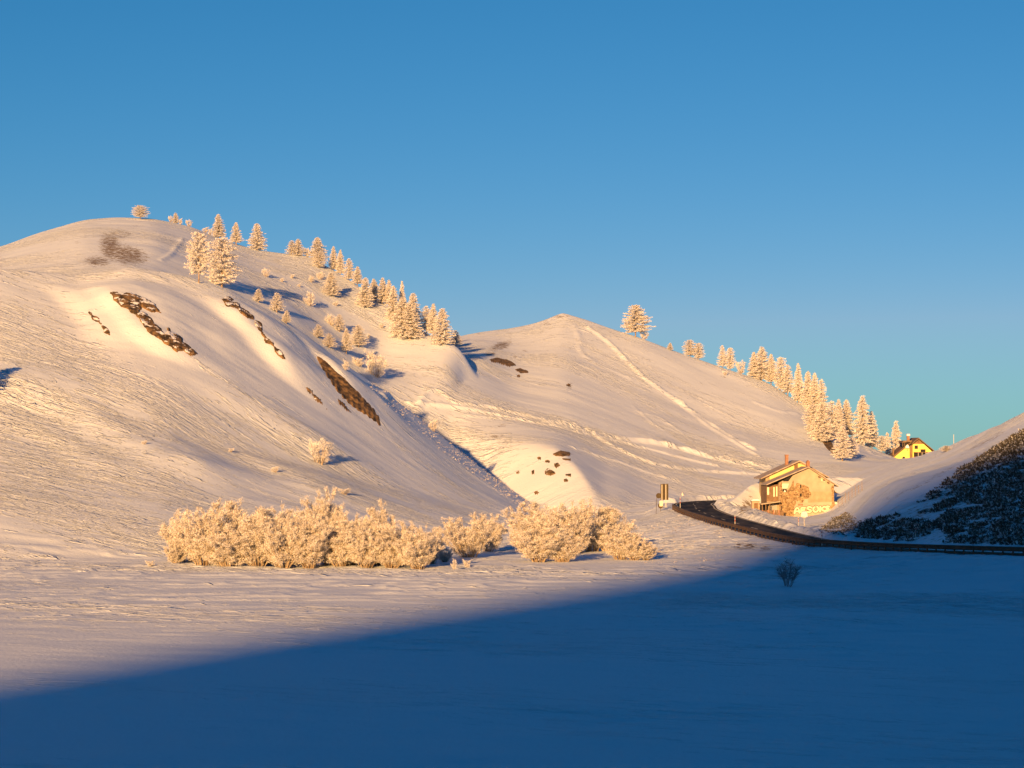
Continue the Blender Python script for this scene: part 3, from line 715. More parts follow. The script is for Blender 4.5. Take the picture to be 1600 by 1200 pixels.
def row(items, name, cat, group, text):
    """items: (px, base py, height px, proto, width px or None, own label or None); the ordinal counts from the left"""
    items = sorted(items, key=lambda q: q[0])
    for i, it in enumerate(items):
        px, py, h, P, wd, lab = it[:6]
        p = hit(px, py)
        if len(it) > 6: p = np.array([(px - 800) / F * it[6], it[6], float(ground((px - 800) / F * it[6], it[6]))])
        # keep the top where the picture has it even if the skyline differs by a pixel or two
        row_ = HZ - (p[2] - EYE) * F / p[1]; hh = max(h * .6, h + (row_ - py))
        place(p, name, P, px, py, hh, lab or text % ORD[i], cat, group, wpx=wd)
L0, L1, L2, L3, L4 = LARCH; R0, R1, R2 = ROUND; S0, S1 = SHR
row([(218,342,23,R0,28,'lone round-crowned frosted tree on the very top of the left dome'),
     (265,343,8,S0,8,None),(273,344,13,L2,13,None),(281,346,7,S1,7,None),(294,350,9,S0,12,None),(320,358,5,S1,14,None),(327,360,5,S0,9,None)],
    'frosted_shrub','shrub','small frosted saplings on the dome skyline','%s from left of the tiny frosted saplings on the dome skyline')
row([(340,370,38,L1,23,'leftmost and tallest of three spaced frosted conifers on the dome skyline'),(368,382,36,L3,20,'middle of three spaced frosted conifers on the dome skyline'),(401,390,43,L2,30,'rightmost of three spaced frosted conifers on the dome skyline')],
    'larch_tree','tree','frosted conifers on the dome skyline','%s')
row([(310,442,82,R1,44,'big frosted larch with a bare leaning trunk on the near ridge'),(346,448,80,R2,56,'big spreading frosted larch with a shaded right side on the near ridge')],
    'larch_tree','tree','pair of big larches on the near ridge','%s')
row([(455,398,24,L4,20,None),(465,399,27,L2,22,None),(479,398,14,S0,14,None),(496,402,33,L2,32,None),(498,418,26,R2,26,None),(520,416,33,L0,18,None),(531,418,30,L1,16,None),
     (545,438,36,L4,22,None),(558,446,31,L3,18,None),(570,480,48,L2,30,None),(584,468,34,L1,22,None),(597,474,42,L0,24,None),(607,470,34,L3,18,None),(614,500,56,L1,26,None),(628,528,66,L2,44,None),
     (640,530,60,L0,40,None),(628,470,34,L1,14,None),(645,506,50,L2,30,None),(666,516,40,L4,26,None),(677,518,45,L3,22,None),(691,538,58,L2,38,None),(712,541,26,L4,22,None)],
    'larch_tree','tree','frosted larches down the right flank of the dome','%s larch from left in the frosted row down the dome skyline')
row([(415,432,15,S0,14,None),(403,472,22,L4,18,None),(432,488,32,L4,26,None),(447,506,22,L3,16,None),(484,478,26,S1,22,None),(486,440,12,S1,12,None),(500,436,14,S0,14,None),(517,462,38,L2,30,None),(440,440,7,S1,8,None),
     (517,508,20,S0,18,None),(530,518,28,L4,22,None),(541,552,40,L3,20,None),(560,542,36,L4,34,None),(497,528,22,L4,22,None),(514,544,24,L4,26,None),(540,578,18,S1,14,None),(560,572,16,S0,22,None),(587,588,46,S1,40,None),(456,434,7,S0,8,None),(467,448,6,S1,8,None),(576,528,8,S1,8,None),(596,512,8,S0,8,None),(524,478,9,S1,10,None)],
    'larch_tree','tree','frosted trees scattered on the slope behind the near ridge','%s from left of the frosted trees scattered below the dome skyline row')
row([(500,724,44,S0,40,'solitary frosted sapling with a blue shadow midway down the left hill'),(430,738,11,S1,14,'low frosted shrub left of and below the solitary sapling'),(538,772,11,S0,24,'low frosted shrub with snow cap just above the willow thicket'),
     (226,694,7,S1,11,'tiny frosted tuft low on the left hill, left of two'),(361,706,7,S0,11,'tiny frosted tuft low on the left hill, right of two'),(677,674,22,S1,16,'frosted sapling against the blue shadow on the near ridge'),
     (1133,586,8,S0,9,'small frosted shrub on the upper right shoulder of the middle hill')],
    'frosted_shrub','shrub','lone frosted shrubs on the hills','%s')
row([(993,526,51,LONE,46,'large lone frosted tree with tiered branches on the middle hill skyline')], 'larch_tree','tree','frosted trees on the middle hill skyline','%s')
row([(1006,529,16,S1,16,None),(1047,547,12,L2,11,None),(1078,554,24,R2,24,None),(1092,555,20,R2,20,None),(1129,560,22,L4,16,None),(1141,562,20,R2,18,None),(1157,575,15,S0,18,None),
     (1178,580,32,L1,20,None),(1190,588,48,L2,34,None),(1205,590,38,L3,20,None),(1220,594,38,R2,24,None),(1231,602,34,L4,24,None),(1248,607,42,L0,22,None),(1262,616,38,L2,26,None),(1274,624,44,L0,28,None),(1284,632,42,L4,26,None)],
    'larch_tree','tree','frosted trees on the middle hill skyline','%s frosted tree right of the large lone one on the middle hill')
row([(1270,676,46,R2,34,None),(1284,690,66,L2,40,None),(1300,690,66,L4,36,None),(1310,676,54,L0,24,None),(1323,680,58,L1,28,None),(1316,720,56,L4,34,None),(1330,716,34,R2,24,None),(1348,678,62,L2,36,None),(1362,684,44,L0,26,None),
     (1378,706,26,R2,18,None),(1386,708,34,L4,20,None,612),(1400,705,50,L2,30,None,618)],
    'larch_tree','tree','frosted larches above the pass','%s larch from left in the frosted clump beside the yellow chalet')
row([(1478,706,10,R2,20,'distant frosted treetop beside the yellow chalet skyline')], 'larch_tree','tree','frosted larches above the pass','%s')
_y = 318.0; _x = -74.9
place((_x, _y, float(ground(_x, _y))), 'larch_tree', L2, 0, 0, 82, 'frosted larch just beyond the left edge, its blue shadow falling into view', 'tree', None, wpx=60)
# willow thicket on the edge of the plain
W0, W1, W2, W3 = WIL
def thicket(items, group, text):
    for i, (px, y, h, wd, P) in enumerate(items):
        x = (px - 800) / F * y; z = float(ground(x, y))
        place((x, y, z), 'willow_bush', P, px, 0, h, text % ORD[i], 'bush', group, cname='frosted_twigs', tname='stems', wpx=wd * 1.22, sink=.05)
thicket([(276,236,40,36,W3),(292,239,88,66,W0),(318,233,100,78,W1),(345,238,104,74,W2),(356,229,72,80,W0),(384,236,106,84,W3),(404,229,88,70,W2),(424,235,100,80,W1),(444,228,88,72,W0),(462,234,92,64,W2),(484,228,88,70,W3),(503,247,116,66,W0),
         (512,231,84,62,W1),(532,229,80,62,W2),(552,233,88,66,W0),(572,228,82,60,W3),(592,233,86,66,W1),(612,228,70,62,W2),(634,231,74,64,W0),(654,226,70,66,W3),(674,236,66,50,W1),(590,248,96,50,W3),(695,240,26,24,W2)],
        'frosted willows of the left thicket', '%s from the left of the frosted willows in the left thicket')
thicket([(733,248,78,70,W1),(762,262,62,52,W0),(822,288,68,60,W2),(842,240,68,76,W3),(862,262,80,70,W0),(880,240,56,56,W2),(898,258,88,78,W1),(925,262,88,76,W3),(950,262,72,62,W2),(968,245,58,64,W0),(990,243,42,44,W1),(1010,243,28,36,W3)],
        'frosted willows of the right clump', '%s from left of the frosted willows in the right clump')
row([(236,884,10,S0,18,'tiny frosted bush left of the willow thicket on the plain edge'),(710,889,18,S1,12,'small frosted sprout standing before the gap between the willow clumps'),(730,886,14,S0,16,'lowest frosted sprout at the foot of the big willow in the gap')],
    'frosted_shrub','shrub','sprouts at the plain edge','%s')
# the bare bush in the shade
bp = proto(willow(51, stems=11, twigs=20, H=3.2, base=.26, frost=False, lowfill=False, rx=.75), M['bare'], M['bare'])
p = hit(1228, 914); place(p, 'bare_bush', bp, 1228, 914, 47, 'bare dark bush standing alone in the blue shade below the road', 'bush', None, cname='twigs', tname='stems', wpx=48)

# ---------------------------------------------------------------- scrub on the slope above the road, grass tufts on the ridges
def lumps(n, name, kindname, cond, hmin, hmax, matl, seed, k=22, flat=.6, spray=.35, wid=.1):
    rng = np.random.RandomState(seed); parts = []
    ij = np.argwhere(cond); ij = ij[rng.randint(0, len(ij), n)]
    for i, j in ij:
        u = rng.rand(); i2 = min(i + 1, NC - 1); x = XX[i, j] * (1 - u) + XX[i2, j] * u; y = YY[j] + rng.rand() * .5; z = Z[i, j] * (1 - u) + Z[i2, j] * u
        r = rng.uniform(hmin, hmax) * (.5 if name == 'juniper_scrub' and PX[i] < 1345 else 1); m = k
        C = np.array([x, y, z]) + rng.normal(0, .42, (m, 3)) * r * np.array([1, 1, 0.05]) + np.array([0, 0, -.05])
        D = rng.normal(0, 1, (m, 3)); D[:, 2] = np.abs(D[:, 2]) * flat + .3; D /= np.linalg.norm(D, axis=1)[:, None]
        parts.append(tri_sprays(C, D, rng.uniform(.5, 1.1, m) * r, rng.uniform(.6, 1.4, m) * wid * r / .5, rng))
    V, Fq = cat_(parts); o = np_mesh(name, V, Fq, matl); tag(o, kindname[0], kindname[1], kind='stuff'); return o
M['scrub'] = island_mat('dark_juniper_scrub', [(0, (.035, .034, .028)), (.45, (.09, .08, .06)), (.74, (.17, .14, .10)), (.84, (.38, .38, .40)), (1, (.80, .83, .88))])
hn = fbm(XX * .16 + Y2 * .07, Y2 * .10, 3, 31)
hn2 = fbm(XX * .6, Y2 * .25, 2, 33)
hden = (heath > .5) & (hn + .45 * hn2 > -.42)
lumps(8000, 'juniper_scrub', ('dense dark juniper scrub dusted with snow on the slope above the road', 'scrub'), hden, .2, .58, M['scrub'], 3, k=24, wid=.17)
edge_ = (np.abs(ROW - np.interp(PX, [560,600,650,740,800,856], [590,618,658,730,773,806])[:, None]) < 14) & (PX[:, None] > 575) & (PX[:, None] < 850) & (Y2 < 423) & (Y2 > 330)
lumps(900, 'frosted_grass', ('frosted grass tufts along the shaded edge of the left hill', 'grass'), edge_, .12, .42, M['frost_tuft'], 4, k=14, wid=.05)
emb = (PX[:, None] > 985) & (PX[:, None] < 1130) & (ROW > 800) & (ROW < 885) & (Y2 > 236) & (Y2 < 330)
lumps(700, 'embankment_grass', ('frosted dry grass on the embankment below the road bend', 'grass'), emb, .08, .26, M['frost_tuft'], 6, k=16, wid=.05)
# ---------------------------------------------------------------- road
def ribbon(name, o0, o1, dz, matl, i0=0, i1=None, nx=2, crown=0.0):
    c = ctr[i0:i1]; t = np.gradient(c[:, :2], axis=0); t /= np.linalg.norm(t, axis=1)[:, None]; n = np.stack([t[:, 1], -t[:, 0]], 1)
    cols = []
    for k in range(nx):
        o = o0 + (o1 - o0) * k / (nx - 1)
        cols.append(np.c_[c[:, :2] + n * o, c[:, 2] + dz])
    V = np.stack(cols, 1).reshape(-1, 3); m = len(c); gi = np.arange(m * nx).reshape(m, nx)
    return np_mesh(name, V, np.stack([gi[:-1, :-1], gi[:-1, 1:], gi[1:, 1:], gi[1:, :-1]], -1).reshape(-1, 4), matl, smooth=True)
def asphalt():
    m = bpy.data.materials.new('wet_asphalt'); m.use_nodes = True; t = m.node_tree; b = t.nodes['Principled BSDF']
    g = N(t, 'ShaderNodeNewGeometry'); n = N(t, 'ShaderNodeTexNoise'); n.inputs['Scale'].default_value = .35; n.inputs['Detail'].default_value = 6
    mp = N(t, 'ShaderNodeMapping'); mp.inputs['Scale'].default_value = (2.2, .35, 1); t.links.new(g.outputs['Position'], mp.inputs['Vector']); t.links.new(mp.outputs[0], n.inputs['Vector'])
    r = N(t, 'ShaderNodeValToRGB'); r.color_ramp.elements[0].color = (.010, .009, .008, 1); r.color_ramp.elements[1].color = (.075, .06, .045, 1)
    r.color_ramp.elements[0].position = .42; r.color_ramp.elements[1].position = .68
    t.links.new(n.outputs['Fac'], r.inputs[0]); t.links.new(r.outputs[0], b.inputs['Base Color']); b.inputs['Roughness'].default_value = .8; b.inputs['Specular IOR Level'].default_value = .15
    return m
road = ribbon('road', -HW, HW, 0.0, asphalt(), nx=5); tag(road, kind='structure')
M['line'] = mat('worn_road_paint', (.62, .56, .44), .8, noise=.5, nscale=1.5)
for o0 in (-HW + .35, HW - .47):
    tag(ribbon('road_marking', o0, o0 + .22, .006, M['line']), kind='structure')
for k in range(20, len(ctr) - 4, 6):
    tag(ribbon('road_marking', -.1, .1, .006, M['line'], k, k + 3), kind='structure')
# guard rail on the outer edge
M['rail'] = mat('rusty_guardrail_steel', (.095, .055, .032), .6, noise=.45, nscale=1.2, metal=.2)
seg = np.r_[0, np.cumsum(np.hypot(*np.diff(oe[:, :2], axis=0).T))]
tot = np.interp(354, oe[:, 1], seg)
def on_edge(s, off=-.1):
    x, y, z = [np.interp(s, seg, oe[:, k]) for k in range(3)]; e = .5
    d = np.array([np.interp(s + e, seg, oe[:, k]) - np.interp(s - e, seg, oe[:, k]) for k in range(2)]); d /= np.linalg.norm(d) + 1e-9
    return x - d[1] * off * -1, y + d[0] * off * -1, z, d
rail = empty('guardrail', on_edge(0)[:3]); rail.location = (0, 0, 0)
tag(rail, 'long low brown steel guardrail on posts along the outer edge of the road', 'guardrail')
prof = [(0, 1.02), (.05, 1.0), (.05, .9), (.0, .84), (.0, .78), (.05, .72), (.05, .60), (0, .56), (-.02, .56), (-.02, 1.02)]
ss = np.arange(0, tot, 1.0); V = []; Fs = []
for i, s in enumerate(ss):
    x, y, z, d = on_edge(s)
    for (o, h) in prof: V.append((x - d[1] * o, y + d[0] * o, z + h - .12))
n = len(prof)
for i in range(len(ss) - 1):
    for k in range(n): Fs.append([i*n + k, i*n + (k+1) % n, (i+1)*n + (k+1) % n, (i+1)*n + k])
np_mesh('beam', V, Fs, M['rail'], rail)
V = []; Fs = []
prof2 = [(0.03, .34), (.03, .22), (-.01, .22), (-.01, .34)]; n = 4
for i, s in enumerate(ss):
    x, y, z, d = on_edge(s)
    for (o, h) in prof2: V.append((x - d[1] * o, y + d[0] * o, z + h - .12))
for i in range(len(ss) - 1):
    for k in range(n): Fs.append([i*n + k, i*n + (k+1) % n, (i+1)*n + (k+1) % n, (i+1)*n + k])
np_mesh('lower_beam', V, Fs, M['rail'], rail)
s = 1.0; post0 = None; cnt = 0
while s < tot - .3 and cnt < 100:
    x, y, z, d = on_edge(s)
    if 800 + x / y * F < 1640:
        if post0 is None:
            post0 = MB().box(-.07, .07, -.05, .05, -1.1, .84).build('post', M['rail'], rail); o = post0
        else:
            o = bpy.data.objects.new('post', post0.data); col.objects.link(o); o.parent = rail
        o.location = (x, y, z); o.rotation_euler = (0, 0, math.atan2(d[1], d[0])); cnt += 1
    s += 1.36 if y < 262 else 1.9

# ---------------------------------------------------------------- marker poles, signs, mast, net fence
M['pole_w'] = mat('painted_pole', (.62, .58, .52), .6); M['pole_r'] = mat('red_pole_band', (.45, .05, .03), .6); M['dark'] = mat('dark_sign_back', (.075, .055, .03), .6, noise=.3, nscale=2, metal=.3)
M['alu'] = mat('galvanised_post', (.55, .52, .45), .45, metal=.4); M['cream'] = mat('cream_paint', (.80, .76, .58), .7, noise=.12, nscale=4); M['snowcap'] = mat('snow_cap', (.86, .87, .9), .8, bump=.05, bscale=6)
def pole(px, top, bot, label, matl, y=None):
    p = hit(px, bot)
    if y is None: x, y, z = p
    else: x = (px - 800) / F * y; z = float(ground(x, y))
    h = (bot - top) * y / F; t = empty('snow_pole', (float(x), float(y), float(z)))
    MB().tube((0, 0, -.4), (0, 0, h), .045, .035).build('shaft', matl, t)
    for k in range(2): MB().tube((0, 0, h * (.62 + .2 * k)), (0, 0, h * (.70 + .2 * k)), .052, .05).build('band', M['pole_r'], t)
    tag(t, label, 'snow pole', 'snow poles beside the road')
pole(1148, 812, 836, 'pale snow pole in front of the guardrail, in the sun', M['pole_w'], 287)
pole(1062.5, 786, 812, 'snow pole with a snow knob at the rail end of the bend', M['pole_w'], 336)
pole(1283.5, 830, 857, 'dark snow pole at the rail where the sunlight ends', M['pole_w'], 250)
pole(1247, 812, 830, 'snow pole left of the round snowy sign before the house', M['pole_w'], 305)
pole(1430, 826, 848, 'snow pole in shade at the foot of the scrub slope', M['pole_w'], 256)
def at(px, y, dz=0):
    x = (px - 800) / F * y; return (float(x), float(y), float(ground(x, y)) + dz)
# round sign plastered with snow before the house
s_ = .0843                                        # metres per picture pixel at 300 m
b = at(1256, 300); t = empty('round_sign', b); zc = EYE + (HZ - 804) * 300 / F - b[2]
MB().tube((0, 0, -.4), (0, 0, zc + .35), .04).build('post', M['alu'], t)
MB().disc((0, -.07, zc), .42, .05).build('sign_plate', M['cream'], t)
MB().poly([(-.44, -.10, zc - .28), (-.40, -.10, zc + .2), (-.2, -.10, zc + .44), (.2, -.10, zc + .46), (.42, -.10, zc + .18), (.46, -.10, zc - .22), (.2, -.10, zc - .36), (-.1, -.10, zc - .25)], .02).build('snow_crust', M['snowcap'], t)
tag(t, 'round road sign plastered with snow on a single post before the old house', 'road sign')
# direction board seen from behind
Yb = 362.0; b = at(1038, Yb); k_ = Yb / F; t = empty('direction_sign', b)
def zpx(py, Y=Yb, b_=b): return EYE + (HZ - py) * Y / F - b_[2]
MB().box(-.62, .62, 0, .06, zpx(781), zpx(756)).build('board', M['dark'], t, .01)
for i, xx in enumerate((-.40, .22)): MB().box(xx - .05, xx + .05, -.10, -.003, -.6, zpx(757)).build('post', M['alu'], t)
for zz in (760, 768, 776): MB().box(-.58, .58, -.05, -.004, zpx(zz) - .03, zpx(zz) + .03).build('crossbar', M['dark'], t)
tag(t, 'tall dark rectangular direction board seen from behind on two pale posts', 'road sign')
b2 = at(1029, 352); t = empty('round_sign', b2); zz = EYE + (HZ - 774.5) * 352 / F - b2[2]
MB().disc((0, 0, zz), .42, .04).build('sign_plate', M['dark'], t)
z3 = EYE + (HZ - 790) * 352 / F - b2[2]
MB().disc((.30, .03, z3), .42, .04).build('lower_plate', M['dark'], t)
MB().box(.12, .62, -.03, .02, z3 - .1, z3 + .75).build('small_panel', M['cream'], t)
for xx in (-.32, .32): MB().tube((xx - .12, -.05, -.5), (xx + .04, .06, zz - .1 if xx < 0 else z3 + .2), .035).build('leg', M['dark'], t)
tag(t, 'dark round sign above a cream panel, left of the tall direction board', 'road sign')
b3 = at(1066, 398); t = empty('marker_post', b3); z4 = EYE + (HZ - 769) * 398 / F - b3[2]
MB().tube((0, 0, -.5), (0, 0, z4), .035).build('post', M['alu'], t)
MB().poly([(-.02, -.02, z4), (-.16, -.02, z4 - .5), (.20, -.02, z4 - .62)], .03).build('flag_plate', M['cream'], t)
tag(t, 'small pale triangular marker on a post behind the road bend', 'marker')
x, y = 690 / F * 470, 470.0; zg = float(ground(x, y)); ztop = EYE + (HZ - 680) * y / F
t = empty('mast', (x, y, zg)); MB().tube((0, 0, -.5), (0, 0, ztop - zg), .07, .05).build('shaft', M['pole_w'], t); MB().tube((0, 0, ztop - zg), (0, 0, ztop - zg + .12), .09, .09).build('cap', M['pole_w'], t)
tag(t, 'thin white mast standing on the skyline right of the yellow chalet', 'mast')
M['net'] = mat('weathered_fence_wood', (.32, .22, .13), .9)
b = at(1328, 352); t = empty('net_fence', b)
for i in range(8):
    px = 1310 + i * 5.2; q = at(px, 356 - i * 1.2); h = 1.25 + .2 * ((i * 7) % 3)
    o = MB().tube((0, 0, -.4), (0, 0, h), .03).build('post', M['net'], t); o.location = (q[0] - b[0], q[1] - b[1], q[2] - b[2])
for hh in (.35, .75, 1.1):
    mb = MB()
    for i in range(7):
        p_ = at(1310 + i * 5.2, 356 - i * 1.2); q = at(1310 + (i + 1) * 5.2, 356 - (i + 1) * 1.2)
        mb.tube((p_[0] - b[0], p_[1] - b[1], p_[2] - b[2] + hh), (q[0] - b[0], q[1] - b[1], q[2] - b[2] + hh), .012, n=4)
    mb.build('wire', M['net'], t)
tag(t, 'thin post and wire fence right of the old house', 'fence')

# ---------------------------------------------------------------- the old house
M['plaster'] = mat('old_tan_plaster', (.50, .42, .31), .9, col2=(.40, .33, .24), nscale=.7, bump=.02, bscale=8)
M['plaster_d'] = mat('stained_plaster', (.45, .36, .24), .9, col2=(.35, .27, .17), nscale=1.2, bump=.02, bscale=8)
M['yellow'] = mat('faded_yellow_wall', (.80, .68, .30), .85, noise=.12, nscale=1.5)
M['roof'] = mat('brown_sheet_roof', (.34, .27, .21), .7, col2=(.52, .45, .38), nscale=1.3, bump=.02, bscale=5)
M['wood'] = mat('brown_timber', (.16, .10, .055), .8, col2=(.26, .17, .10), nscale=2)
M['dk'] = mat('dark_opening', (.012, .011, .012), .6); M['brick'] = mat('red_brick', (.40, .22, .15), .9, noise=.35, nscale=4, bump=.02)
M['white'] = mat('white_paint', (.82, .80, .72), .6); M['graf'] = mat('cream_spray_paint', (.66, .63, .46), .7, noise=.1, nscale=5); M['black'] = mat('black_spray_paint', (.02, .02, .018), .7)
M['orange'] = mat('orange_panel', (.75, .16, .06), .7); M['slate'] = mat('chalet_roof_boards', (.13, .085, .055), .7, col2=(.22, .15, .1), nscale=1.5)
M['chalet'] = mat('bright_yellow_render', (.86, .72, .20), .85, noise=.06, nscale=2); M['glass'] = mat('dark_glass', (.02, .02, .022), .15, spec=.5)
def stone_material():
    m = bpy.data.materials.new('bare_rubble_stone'); m.use_nodes = True; t = m.node_tree; b = t.nodes['Principled BSDF']; b.inputs['Roughness'].default_value = .95
    tc = t.nodes.new('ShaderNodeTexCoord'); v = N(t, 'ShaderNodeTexVoronoi'); v.inputs['Scale'].default_value = 3.2; v.feature = 'F1'
    mp = N(t, 'ShaderNodeMapping'); mp.inputs['Scale'].default_value = (1, 1, 1.5); t.links.new(tc.outputs['Object'], mp.inputs[0]); t.links.new(mp.outputs[0], v.inputs['Vector'])
    sp_ = N(t, 'ShaderNodeSeparateColor'); t.links.new(v.outputs['Color'], sp_.inputs[0])
    r = N(t, 'ShaderNodeValToRGB'); r.color_ramp.elements[0].color = (.16, .085, .03, 1); r.color_ramp.elements[1].color = (.52, .36, .18, 1)
    t.links.new(sp_.outputs[0], r.inputs[0])
    v2 = N(t, 'ShaderNodeTexVoronoi'); v2.feature = 'DISTANCE_TO_EDGE'; v2.inputs['Scale'].default_value = 3.2; t.links.new(mp.outputs[0], v2.inputs['Vector'])
    k = math_(t, 'MULTIPLY', v2.outputs[0], 9, True); mx = N(t, 'ShaderNodeMix', data_type='RGBA'); t.links.new(k, mx.inputs[0]); mx.inputs[6].default_value = (.55, .42, .26, 1); t.links.new(r.outputs[0], mx.inputs[7])
    t.links.new(mx.outputs[2], b.inputs['Base Color']); bp_ = N(t, 'ShaderNodeBump'); bp_.inputs['Distance'].default_value = .08; t.links.new(k, bp_.inputs['Height']); t.links.new(bp_.outputs[0], b.inputs['Normal'])
    return m
M['stone'] = stone_material()
HY = 370.0; kp = HY / F; hb = ((1262 - 800) * kp, HY, EYE + (HZ - 803) * kp)
H = empty('old_house', hb, R(2.5)); tag(H, 'derelict two storey house with tan plaster gable, bare stone patches and graffiti', 'house')
def hx_(px, d=0): return ((px - 800) / F * (HY + d) - hb[0])
def hz_(py, d=0): return EYE + (HZ - py) * (HY + d) / F - hb[2]
fx0, fx1 = hx_(1217), hx_(1303)
ap = (hx_(1262), hz_(731)); er = (hx_(1303), hz_(757)); el = (fx0, hz_(754))
# front wing
MB().poly([(fx0, 0, -1.5), (fx1, 0, -1.5), (fx1, 0, er[1]), (ap[0], 0, ap[1]), (fx0, 0, el[1])], 6.0).build('wall', M['plaster'], H)
MB().poly([(hx_(1262), -.018, hz_(768)), (fx1 - .01, -.018, hz_(768)), (fx1 - .01, -.018, hz_(786)), (hx_(1262), -.018, hz_(786))], .01).build('stained_band', M['plaster_d'], H)
MB().poly([(hx_(1238), -.03, hz_(786)), (fx1 - .01, -.03, hz_(784)), (fx1 - .01, -.03, -1.5), (hx_(1238), -.03, -1.5)], .02).build('plinth', M['plaster'], H)
rs = random.Random(3)
def wobble(cx, cz, rx, rz, n=30, amp=.22, y=-.05):
    ph = [rs.random() * 6.3 for _ in range(4)]; return [(cx + rx * c, y, cz + rz * s_) for c, s_ in
        [((1 + amp * (math.sin(3*a + ph[0]) * .5 + math.sin(5*a + ph[1]) * .4 + math.sin(9*a + ph[2]) * .3)) * math.cos(a), (1 + amp * (math.sin(3*a + ph[0]) * .5 + math.sin(5*a + ph[1]) * .4 + math.sin(9*a + ph[2]) * .3)) * math.sin(a)) for a in [2 * math.pi * i / n for i in range(n)]]]
MB().poly(wobble(hx_(1252), hz_(770), 1.35, 1.45), .04).build('bare_stone', M['stone'], H)
MB().poly([(hx_(px), -.045, hz_(py)) for px, py in [(1217.3,753.5),(1221,752.5),(1221,764),(1223,770),(1228,767),(1232,764),(1236,758),(1239,750),(1240,756),(1241,764),(1240,772),(1243,780),(1243,788),(1240,792),(1241,803),(1238,808),(1217.3,808)]], .04).build('bare_stone', M['stone'], H)
MB().poly([(hx_(px), -.045, hz_(py)) for px, py in [(1302.6,759),(1302.6,806),(1298,806),(1299,798),(1297,792),(1300,786),(1299,778),(1300,770),(1298,764),(1300,758)]], .04).build('quoins', M['stone'], H)
MB().poly([(hx_(1223), -.06, hz_(752)), (hx_(1231), -.06, hz_(752)), (hx_(1239), -.06, hz_(741.5)), (hx_(1236), -.06, hz_(741)), (hx_(1223), -.06, hz_(750.5))], .05).build('loft_opening', M['dk'], H)
MB().poly([(hx_(1221.5), -.07, hz_(755.5)), (hx_(1232), -.07, hz_(755.5)), (hx_(1229.5), -.07, hz_(763)), (hx_(1221.5), -.07, hz_(763))], .05).build('shutter', M['cream'], H)
wn = MB().box(hx_(1222), hx_(1228.5), -.07, -.02, hz_(768.5), hz_(764)).build('window', M['dk'], H)
MB().poly([(hx_(1223.5), -.085, hz_(768.5)), (hx_(1227.5), -.085, hz_(768.5)), (hx_(1225.5), -.085, hz_(765))], .01).build('curtain', M['white'], wn)
wn = MB().box(hx_(1249), hx_(1252), -.07, -.02, hz_(776), hz_(771)).build('window', M['dk'], H)
wn = MB().box(hx_(1249.5), hx_(1251.5), -.07, -.02, hz_(762), hz_(757)).build('window', M['dk'], H)
MB().box(hx_(1246), hx_(1254), -.05, -.032, hz_(790), hz_(787)).build('vent_patch', M['brick'], H)
# front roof: two sheets with thickness and eaves
def slope(x0, z0, x1, z1, y0, y1, th, nm, parent, matl):
    return MB().poly([(x0, y0, z0), (x1, y0, z1), (x1, y0, z1 + th), (x0, y0, z0 + th)], y1 - y0).build(nm, matl, parent)
rf = slope(hx_(1196), hz_(758), ap[0], ap[1] + .06, -.7, 6.0, .16, 'roof', H, M['roof'])
slope(ap[0], ap[1] + .06, hx_(1309), hz_(760.5), -.7, 6.0, .16, 'roof', H, M['roof'])
for px, py in ((1278, 744), (1285, 749), (1292, 753)): MB().box(hx_(px), hx_(px + 2.4), -.55, 0, hz_(py + 1.8), hz_(py - .4)).build('rafter_end', M['wood'], H)
MB().poly([(hx_(1283), -.05, hz_(747.5)), (hx_(1289), -.05, hz_(751)), (hx_(1289), -.05, hz_(753)), (hx_(1283), -.05, hz_(751))], .04).build('white_patch', M['cream'], H)
# balcony bay under the long left eave
MB().box(hx_(1197.5, 1), fx0, 1.0, 7, -1.5, hz_(757, 1)).build('side_wall', M['wood'], H)
for a_, b_, c_, d_ in ((1198.3, 1201.3, 761, 773), (1208.0, 1210.2, 761, 776), (1212.3, 1214.3, 760, 775.5)):
    MB().box(hx_(a_, 1), hx_(b_, 1), .93, .99, hz_(d_, 1), hz_(c_, 1)).build('shutter', M['cream'], H)
MB().box(hx_(1197, 1), fx0 - .003, .35, .97, hz_(785, 1), hz_(783, 1)).build('balcony_slab', M['plaster_d'], H)
# rear wing, taller and wider to the left
rx0, rx1 = hx_(1197.5, 7), hx_(1290, 7); ra = (hx_(1250, 7), hz_(721.5, 7)); rl = (rx0, hz_(745, 7)); rr = (rx1, hz_(743, 7))
MB().poly([(rx0, 6.2, -1.5), (rx1, 6.2, -1.5), (rx1, 6.2, rr[1]), (ra[0], 6.2, ra[1]), (rx0, 6.2, rl[1])], 7.0).build('wall', M['plaster_d'], H)
MB().poly([(hx_(1203.5, 7), 6.14, hz_(744, 7)), (hx_(1203.5, 7), 6.14, -1), (hx_(1242, 7), 6.14, -1), (hx_(1242, 7), 6.14, hz_(727, 7))][::-1], .05).build('yellow_panel', M['yellow'], H)
MB().poly([(hx_(1247.5, 7), 6.14, hz_(723.6, 7)), (hx_(1247.5, 7), 6.14, -1), (hx_(1264, 7), 6.14, -1), (hx_(1264, 7), 6.14, hz_(729.5, 7))][::-1], .05).build('yellow_panel', M['yellow'], H)
MB().box(hx_(1242.2, 7), hx_(1247.2, 7), 5.9, 6.13, 1, hz_(724.5, 7)).build('flue', M['wood'], H)
slope(hx_(1189, 7), hz_(748.5, 7), ra[0], ra[1] + .05, 5.5, 13.6, .18, 'roof', H, M['roof'])
slope(ra[0], ra[1] + .05, hx_(1296, 7), hz_(747, 7), 5.5, 13.6, .18, 'roof', H, M['roof'])
